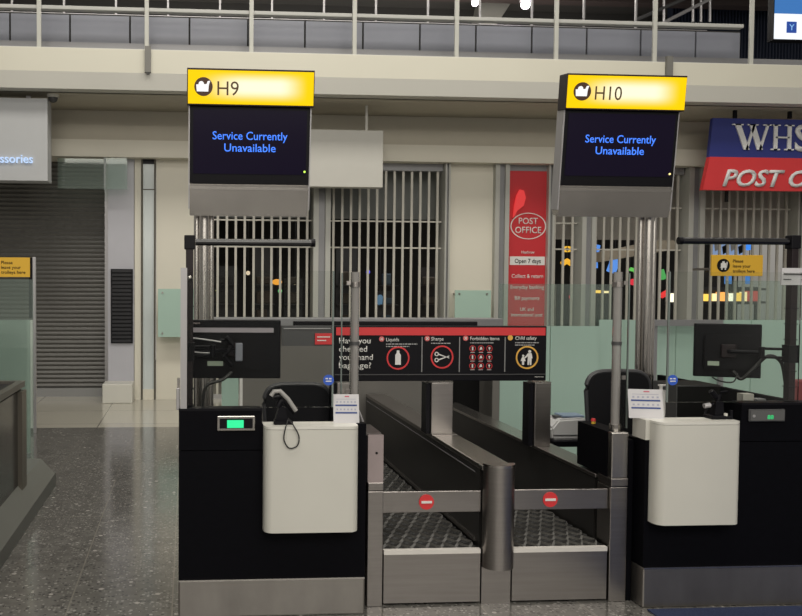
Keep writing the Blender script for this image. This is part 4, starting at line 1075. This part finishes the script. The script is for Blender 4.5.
# ------------------------------------------------------------------ black posts with arms, monitors
def bar_post(px, pxe, ytop, zb, label, kind):
    Y = 4.13; x = ax(px, Y, 300); z1 = az(ytop, Y, px); xe = ax(pxe, Y, 245); d = 1 if xe > x else -1
    t = thing('bar_post', (x, Y, zb), label, 'post', 'black posts with a horizontal bar')
    box(x - .018, x + .018, Y - .02, Y + .02, zb, z1 - .03, bev=.003).build('upright', M_brownblk, t)
    box(x - .026, x + .026, Y - .026, Y + .026, z1 - .06, z1 + .008, bev=.004).build('corner_joint', M_blackpl, t)
    MB().cyl((x + d*.028, Y, z1 - .024), (xe, Y, z1 - .024), .017, n=16).build('horizontal_bar', M_gloss, t, smooth=True)
    MB().cyl((xe, Y, z1 - .024), (xe + d*.02, Y, z1 - .024), .019, n=16).build('end_cap', M_blackpl, t, smooth=True)
    for k in range(9): box(x - .021, x + .021, Y - .023, Y + .023, zb + .1 + k*.08, zb + .104 + k*.08).build('notch', M_blackpl, t)
    return t, x, Y
tb9, bx9, bY = bar_post(189.5, 311, 237, .75, 'black post with horizontal bar at the left of the H9 desk', 0)
MB().ball((bx9, bY - .03, az(278, bY, 189)), .014).build('clamp_screw', M_steel2, tb9, smooth=True)
tb10, bx10, _ = bar_post(791.5, 682, 237, .75, 'black post with horizontal bar at the right of the H10 desk', 0)

def monitor(cpx, cpy, Y, w, h, yaw, postx, label, strip):
    c = at(cpx, cpy, Y)
    t = thing('monitor', c, label, 'monitor', 'desk monitors seen from behind')
    Mt = Matrix.Translation(c) @ Matrix.Rotation(yaw, 4, 'Z')
    MB().box(-w/2, w/2, -.012, .018, -h/2, h/2, bev=.005, M=Mt).build('shell', M_blackpl, t)
    MB().prism([(-w*.36, -h*.36), (w*.36, -h*.36), (w*.36, h*.3), (-w*.36, h*.3)], -.03, -.011, M=Mt, bev=.006).build('rear_bulge', mat('shell_black', (.0045, .004, .006), .45, spec=.18), t)
    MB().box(-w/2 + .008, w/2 - .008, .018, .02, -h/2 + .008, h/2 - .008, M=Mt).build('display', M_ink, t)
    if strip: MB().box(-w*.46, w*.42, -.034, -.03, h*.29, h*.37, M=Mt).build('pale_strip', mat('strip_grey', (.32, .29, .32), .4), t)
    else: MB().box(-.03, .03, -.014, -.011, h*.19, h*.225, M=Mt).build('badge', M_alu, t)
    MB().box(-w*.3, -w*.13, -.034, -.03, -h*.28, -h*.2, M=Mt).build('rear_label', mat('label_green', (.35, .42, .33), .5), t)
    MB().box(-.035, .035, -.05, -.03, -.035, .035, bev=.004, M=Mt).build('mount_plate', M_brownblk, t)
    # arm
    p0 = Mt @ Vector((0, -.05, 0)); p1 = Vector((postx, 4.13, c.z))
    mid = (p0 + p1)/2 + Vector((0, -.02, 0)); d = (p1 - p0); e_ = p1 - d.normalized()*.03
    MB().tube([p0, p0 + Vector((0, -.015, 0)), mid], .010).build('arm', M_blackpl, t)
    a = MB(); a.tube([mid + Vector((0, 0, .022)), e_ + Vector((0, 0, .022))], .007); a.tube([mid + Vector((0, 0, -.022)), e_ + Vector((0, 0, -.022))], .007)
    a.build('arm_bracket', M_blackpl, t)
    MB().cyl(mid - Vector((0, 0, .03)), mid + Vector((0, 0, .03)), .015).build('arm_joint', M_blackpl, t)
    MB().box(postx - .025, postx + .025, 4.103, 4.157, c.z - .045, c.z + .045).build('post_clamp', M_blackpl, t)
    return t, c, Mt
mt9, mc9, _ = monitor(235, 349, 4.30, .462, .296, R(-3), bx9, 'large black monitor seen from behind through the H9 glass', True)
MB().text('lenovo', mc9.x - .22, mc9.z + .128, 4.284, h=.011).build('brand_mark', M_lilac, mt9)
mt10, mc10, _ = monitor(727, 350.5, 4.34, .318, .285, R(-24), bx10, 'black monitor seen from behind, angled beside the right black post', False)
# cables of monitors
def cable(pts, label, r=.006, m=None):
    P_ = [Vector(p) for p in pts]; out = []
    for i in range(len(P_) - 1):
        a, b_, c, d = P_[max(i-1, 0)], P_[i], P_[i+1], P_[min(i+2, len(P_)-1)]
        for k in range(6):
            u = k/6; out.append(.5*((2*b_) + (c - a)*u + (2*a - 5*b_ + 4*c - d)*u*u + (3*b_ - a - 3*c + d)*u**3))
    out.append(P_[-1])
    return tag(MB().tube(out, r).build('cable', m or M_cable, smooth=True), label, 'cable')
cable([at(733, 371, 4.28), at(741, 379, 4.26), at(752, 370, 4.24), at(768, 356, 4.22), at(781, 362, 4.19), at(785, 380, 4.18), at(787, 398, 4.18), at(788, 425, 4.19)], 'thick black cable looping from the right monitor down the black post', .009)
cable([at(712, 377, 4.27), at(720, 381, 4.26), at(733, 382, 4.25), at(738, 373, 4.25)], 'thin black cable drooping under the right monitor', .004)
cable([at(232, 372, 4.20), at(222, 380, 4.19), at(207, 385, 4.18), at(203, 400, 4.18), at(201, 425, 4.18)], 'black cable hanging from the left monitor to the counter', .008)
cable([at(193, 338, 4.19), at(208, 340, 4.2), at(221, 342, 4.2)], 'thin grey wire from the left black post to the monitor', .004, M_alu)
cable([at(193, 352, 4.19), at(208, 353, 4.2), at(221, 350, 4.2)], 'lower thin grey wire from the left black post', .004, M_alu)

# clutter behind the left glass: small clip lamp and phone on the monitor back
t = thing('webcam_mount', at(228, 352, 4.30), 'small black jointed mount behind the H9 glass', 'mount')
for a, b_, r_ in (((226, 337), (233, 345), .012), ((233, 345), (224, 356), .010), ((224, 356), (232, 366), .010), ((220, 340), (232, 340), .006)):
    MB().tube([at(*a, 4.21), at(*b_, 4.21)], r_).build('link', M_blackpl, t)
p = at(239, 352, 4.20); MB().box(p.x - .018, p.x + .018, 4.19, 4.202, p.z - .045, p.z + .045, bev=.004, M=None).build('pale_card', mat('card_grey', (.2, .21, .25), .4), t)
MB().box(bx9 + .02, p.x, 4.205, 4.217, p.z - .006, p.z + .006).build('bracket', M_blackpl, t)

# intercom bracket left of H9 post
t = thing('switch_box', at(179, 395, 4.07), 'small grey switch box clamped left of the H9 glass upright', 'box')
x0, x1 = ax(176.5, 4.05), ax(180.2, 4.05)
box(x0, x1, 4.04, 4.08, z9 + .003, az(388, 4.05), bev=.003).build('case', M_alu, t)
box(x0 + .004, x1, 4.05, 4.07, az(388, 4.05), az(378, 4.05)).build('tip', M_steel2, t)

# ------------------------------------------------------------------ on the counters
# handset scanner on H9 ledge
t = thing('barcode_scanner', (ax(284, 4.04), 4.04, w9[2]), 'black and grey hand scanner in its stand on the H9 white box', 'scanner')
q = lambda px, py, Y=4.04: at(px, py, Y)
zl9 = w9[2]
b0 = q(282, 420)
MB().prism([(b0.x - .045, 4.0), (b0.x + .05, 4.0), (b0.x + .04, 4.1), (b0.x - .035, 4.1)], zl9, zl9 + .018, 'z', bev=.004).build('base', M_blackpl, t)
MB().prism([(b0.x - .035, zl9 + .018), (b0.x + .03, zl9 + .018), (b0.x + .012, zl9 + .08), (b0.x - .012, zl9 + .09)], 4.03, 4.07).build('stand', M_blackpl, t)
MB().tube([q(278, 407), q(281, 401), q(286, 399)], .016, n=10).build('cradle', M_blackpl, t, smooth=True)
MB().tube([q(271, 396, 4.02), q(274, 391.5, 4.02), q(280, 391, 4.02), q(288, 399, 4.02), q(296, 411, 4.02)], .011, n=10).build('handset', mat('handset_grey', (.30, .29, .28), .35), t, smooth=True)
MB().tube([q(273, 397, 4.035), q(281, 396, 4.035), q(290, 407, 4.035), q(295, 413, 4.035)], .012, n=10).build('handset_back', M_blackpl, t, smooth=True)
cable([q(288, 420, 3.96), q(285, 430, 3.925), q(284, 440, 3.93), q(289, 448, 3.93), q(297, 446, 3.93), q(299, 437, 3.93), q(295, 428, 3.925), q(290, 420.5, 3.96)], 'thin looped cable hanging over the front of the H9 white box', .0032)
# tented notice cards
def card(cpx, ypx0, ypx1, w, ang, z, label, tilt=12, Y=3.99):
    c = at(cpx, ypx1, Y); h = az(ypx0, Y, cpx) - z
    t = thing('notice_card', (c.x, Y, z), label, 'notice card', 'printed cards standing on the counters')
    Mt = Matrix.Translation((c.x, Y, z)) @ Matrix.Rotation(ang, 4, 'Z') @ Matrix.Rotation(R(-tilt), 4, 'X')
    hh = h / math.cos(R(tilt))
    MB().box(-w/2, w/2, 0, .003, 0, hh, M=Mt).build('sheet', M_paper, t)
    Mb = Matrix.Translation((c.x, Y, z)) @ Matrix.Rotation(ang, 4, 'Z')
    MB().prism([(.001, .0), (2*hh*math.sin(R(tilt)), 0), (2*hh*math.sin(R(tilt)) + .002, .003), (hh*math.sin(R(tilt)) + .004, hh*math.cos(R(tilt)))], w/2 - .004, w/2 - .001, 'x', M=Mb).build('side_gusset', M_paper, t)
    for k in (.36, .62): MB().box(-w*.42, w*.42, -.0015, 0, hh*(k - .035), hh*(k + .02), M=Mt).build('navy_band', M_navy, t)
    ic = MB()
    for r_ in (.44, .70):
        for k in range(6): ic.box(-w*.38 + k*w*.14, -w*.38 + k*w*.14 + w*.06, -.0012, 0, hh*r_, hh*(r_ + .06), M=Mt)
    ic.box(-w*.38, w*.38, -.0012, 0, hh*.82, hh*.835, M=Mt)
    ic.build('print', mat('print_lilac', (.35, .36, .45), .5), t)
    MB().box(-w*.05, w*.12, -.0014, 0, hh*.9, hh*.94, M=Mt).build('red_print', mat('print_red', (.5, .1, .15), .5), t)
card(346.5, 395, 420, .125, R(-3), zl9, 'white printed card with navy lines standing on the H9 white box', Y=4.05)
card(646.5, 390, 415, .165, R(-12), w10[2], 'wide white printed card with navy lines standing on the H10 white box', Y=4.075)
# sanitiser bottle
p = at(662, 395, 4.12)
t = thing('sanitiser_bottle', (p.x, 4.13, w10[2]), 'small white pump bottle behind the card on the H10 white box', 'bottle')
MB().cyl((p.x, 4.13, w10[2]), (p.x, 4.13, az(390, 4.13, 660)), .022).build('body', mat('bottle_grey', (.45, .45, .44), .3), t, smooth=True)
MB().cyl((p.x, 4.13, az(390, 4.13, 660)), (p.x, 4.13, az(386, 4.13, 660)), .008).build('neck', M_text, t)
MB().box(p.x - .012, p.x + .03, 4.12, 4.14, az(386, 4.13, 660), az(384.5, 4.13, 660)).build('pump', M_text, t)
# document reader cluster on H10
t = thing('document_camera', (ax(718, 4.06), 4.06, w10[2]), 'black jointed document scanner on the H10 white box', 'scanner')
zz = w10[2]; b0 = at(717, 417, 4.06)
MB().box(b0.x - .05, b0.x + .05, 4.02, 4.1, zz, zz + .018, bev=.004).build('base', M_blackpl, t)
MB().prism([(b0.x - .026, zz + .018), (b0.x + .026, zz + .018), (b0.x + .018, zz + .085), (b0.x - .018, zz + .085)], 4.04, 4.08).build('body', M_blackpl, t)
for k, (a, b_, r_) in enumerate((((717, 403), (719, 394), .012), ((716, 397), (711, 391), .014), ((720, 392), (727, 391), .006), ((722, 404), (708, 405), .006), ((708, 405), (705, 413), .006))):
    MB().tube([at(*a, 4.06), at(*b_, 4.06)], r_, n=10).build('arm', M_blackpl, t, smooth=True)
MB().tube([at(704, 406, 4.04), at(710, 405, 4.04)], .012, n=10).build('lens', M_alu, t, smooth=True)
for k, (px, m) in enumerate(((728.5, M_whitebox), (734, M_blackpl))):
    x = ax(px, 4.03); tag(MB().cyl((x, 4.03, zz), (x, 4.03, zz + .03 + .015*k), .009, n=12).build('pen_pot' if k else 'small_jar', m), 'tiny %s beside the document scanner on the H10 white box' % ('black pot' if k else 'white jar'), 'jar')
# dark cabinets seen in the hatch under each glass
t = thing('hatch_box', (ax(705, 4.5), 4.5, .75), 'black square cabinet standing on the H10 desk behind the glass', 'cabinet')
box(ax(679, 4.45), ax(722, 4.45), 4.45, 4.68, .75, az(385, 4.45, 705)).build('body', M_ink, t)
box(ax(679, 4.45), ax(722, 4.45), 4.445, 4.45, az(385, 4.45, 705) - .008, az(385, 4.45, 705)).build('rim', M_darkgrey, t)
box(ax(679, 4.45) - .006, ax(679, 4.45), 4.445, 4.68, .75, az(385, 4.45, 705)).build('rim', M_darkgrey, t)
# dark side partition running back along the right of the H10 desk
xq = 3.07
MB().box(xq, xq + .03, 4.20, 5.35, 0, az(397, 4.25, 782)).build('side_partition', M_black, c10)
# papers on the H10 rear shelf, seen through the glass
for k, (px, py, w, h) in enumerate(((751, 398, .06, .05), (764, 400, .05, .03), (775, 400, .07, .03))):
    Y = 4.3
    x = ax(px, Y); tag(box(x - w/2, x + w/2, Y, Y + .05, .75, az(py - (4 if k == 0 else 1), Y, px)).build('paper_stack', mat('papers_%d' % k, ((.5, .48, .44), (.3, .3, .31), (.38, .36, .33))[k], .6)),
        '%s pile of papers on the desk inside the H10 glass' % ('tall', 'middle', 'low right')[k], 'papers')
tag(box(ax(793, 4.5), ax(812, 4.5), 4.5, 4.56, .75, az(380, 4.5, 800), bev=.01).build('jacket_bundle', mat('dull_red', (.16, .04, .04), .8)), 'dull red folder right of the black post on the H10 desk', 'folder')

# ------------------------------------------------------------------ chairs
def chair(cpx, ytop, w, label, Y=5.12, rim=False):
    x = ax(cpx, Y, 400); z1 = az(ytop, Y, cpx)
    t = thing('office_chair', (x, Y - .2, 0), label, 'chair', 'black office chairs behind the desks')
    zb_ = z1 - .50
    prof = []
    n = 14
    for k in range(n + 1):
        a = math.pi*k/n; cx_ = math.cos(a); sz_ = math.sin(a)
        prof.append((x + (w/2)*(abs(cx_)**.45)*(1 if cx_ > 0 else -1), z1 - .12 + .12*(sz_**.8)))
    prof += [(x - w*.44, zb_), (x + w*.44, zb_)]
    MB().prism(prof, Y, Y + .035, bev=.008).build('backrest', M_blackmat, t)
    fr = [(p_[0], Y + .017, p_[1]) for p_ in prof] + [(prof[0][0], Y + .017, prof[0][1])]
    MB().tube(fr, .016, n=8).build('backrest_frame', mat('chair_rim', (.04, .04, .045), .4), t, smooth=True)
    MB().box(x - .23, x + .23, Y - .46, Y - .02, .43, .51, bev=.03, seg=3).build('seat', M_blackmat, t)
    MB().box(x - .03, x + .03, Y + .03, Y + .05, .40, zb_ + .2).build('back_stem', M_blackpl, t)
    MB().box(x - .03, x + .03, Y - .26, Y + .05, .395, .428).build('seat_bracket', M_blackpl, t)
    MB().cyl((x, Y - .24, .09), (x, Y - .24, .43), .025).build('gas_column', M_blackpl, t)
    for k in range(5):
        a = R(90 + 72*k); e_ = (x + .27*math.cos(a), Y - .24 + .27*math.sin(a), .075)
        lg = MB().tube([(x, Y - .24, .10), e_], .018).build('leg', M_blackpl, t)
        MB().cyl((e_[0] - .02, e_[1], .027), (e_[0] + .02, e_[1], .027), .027, n=14).build('castor', M_blackpl, lg)
chair(298, 384.5, .41, 'black office chair behind the H9 white box, below the blue sticker', Y=5.14)
chair(619, 371.5, .41, 'black rounded office chair behind the clear post of the H10 desk', Y=5.14)

# white machine beside the right chair
Y = 5.55
x0, x1 = ax(554, Y), ax(592, Y); zb_ = az(440, Y, 570); zt_ = az(418, Y, 570)
t = thing('side_table', ((x0+x1)/2, Y + .15, 0), 'low black stand under the white appliance', 'stand')
box(x0, x1 + .1, Y - .04, Y + .3, zb_ - .04, zb_, bev=.004).build('top', M_blackpl, t)
for xx in (x0 + .02, x1 + .06):
    for yy in (Y, Y + .26): box(xx - .015, xx + .015, yy - .015, yy + .015, 0, zb_ - .04).build('leg', M_blackpl, t)
t = thing('appliance', ((x0+x1)/2, Y + .1, zb_), 'rounded white appliance with blue top left of the right chair', 'appliance')
MB().prism([(x0 + .01, zb_), (x1, zb_), (x1, zt_ - .02), (x1 - .04, zt_), (x0 + .05, zt_ - .01), (x0, zt_ - .07)], Y, Y + .2, bev=.012).build('body', mat('appliance_white', (.58, .58, .58), .35), t)
box(x0 + .01, x1, Y - .004, Y, zb_ + .03, zb_ + .036).build('seam', M_darkgrey, t)
box(x0 + .09, x1 - .02, Y + .03, Y + .17, zt_ - .002, zt_ + .012, bev=.004).build('lid', mat('lid_blue', (.18, .24, .33), .4), t)
box(x0 + .05, x0 + .11, Y + .06, Y + .12, zt_ - .008, zt_ + .004).build('handle_slot', M_darkgrey, t)

# little stand by the H9 box: lamp neck
cable([at(361, 434, 4.25), at(363, 424, 4.25), at(360, 414, 4.25), at(357, 408, 4.25)], 'grey bent stem rising from the pinkish box beside the H9 card', .006, M_alu)
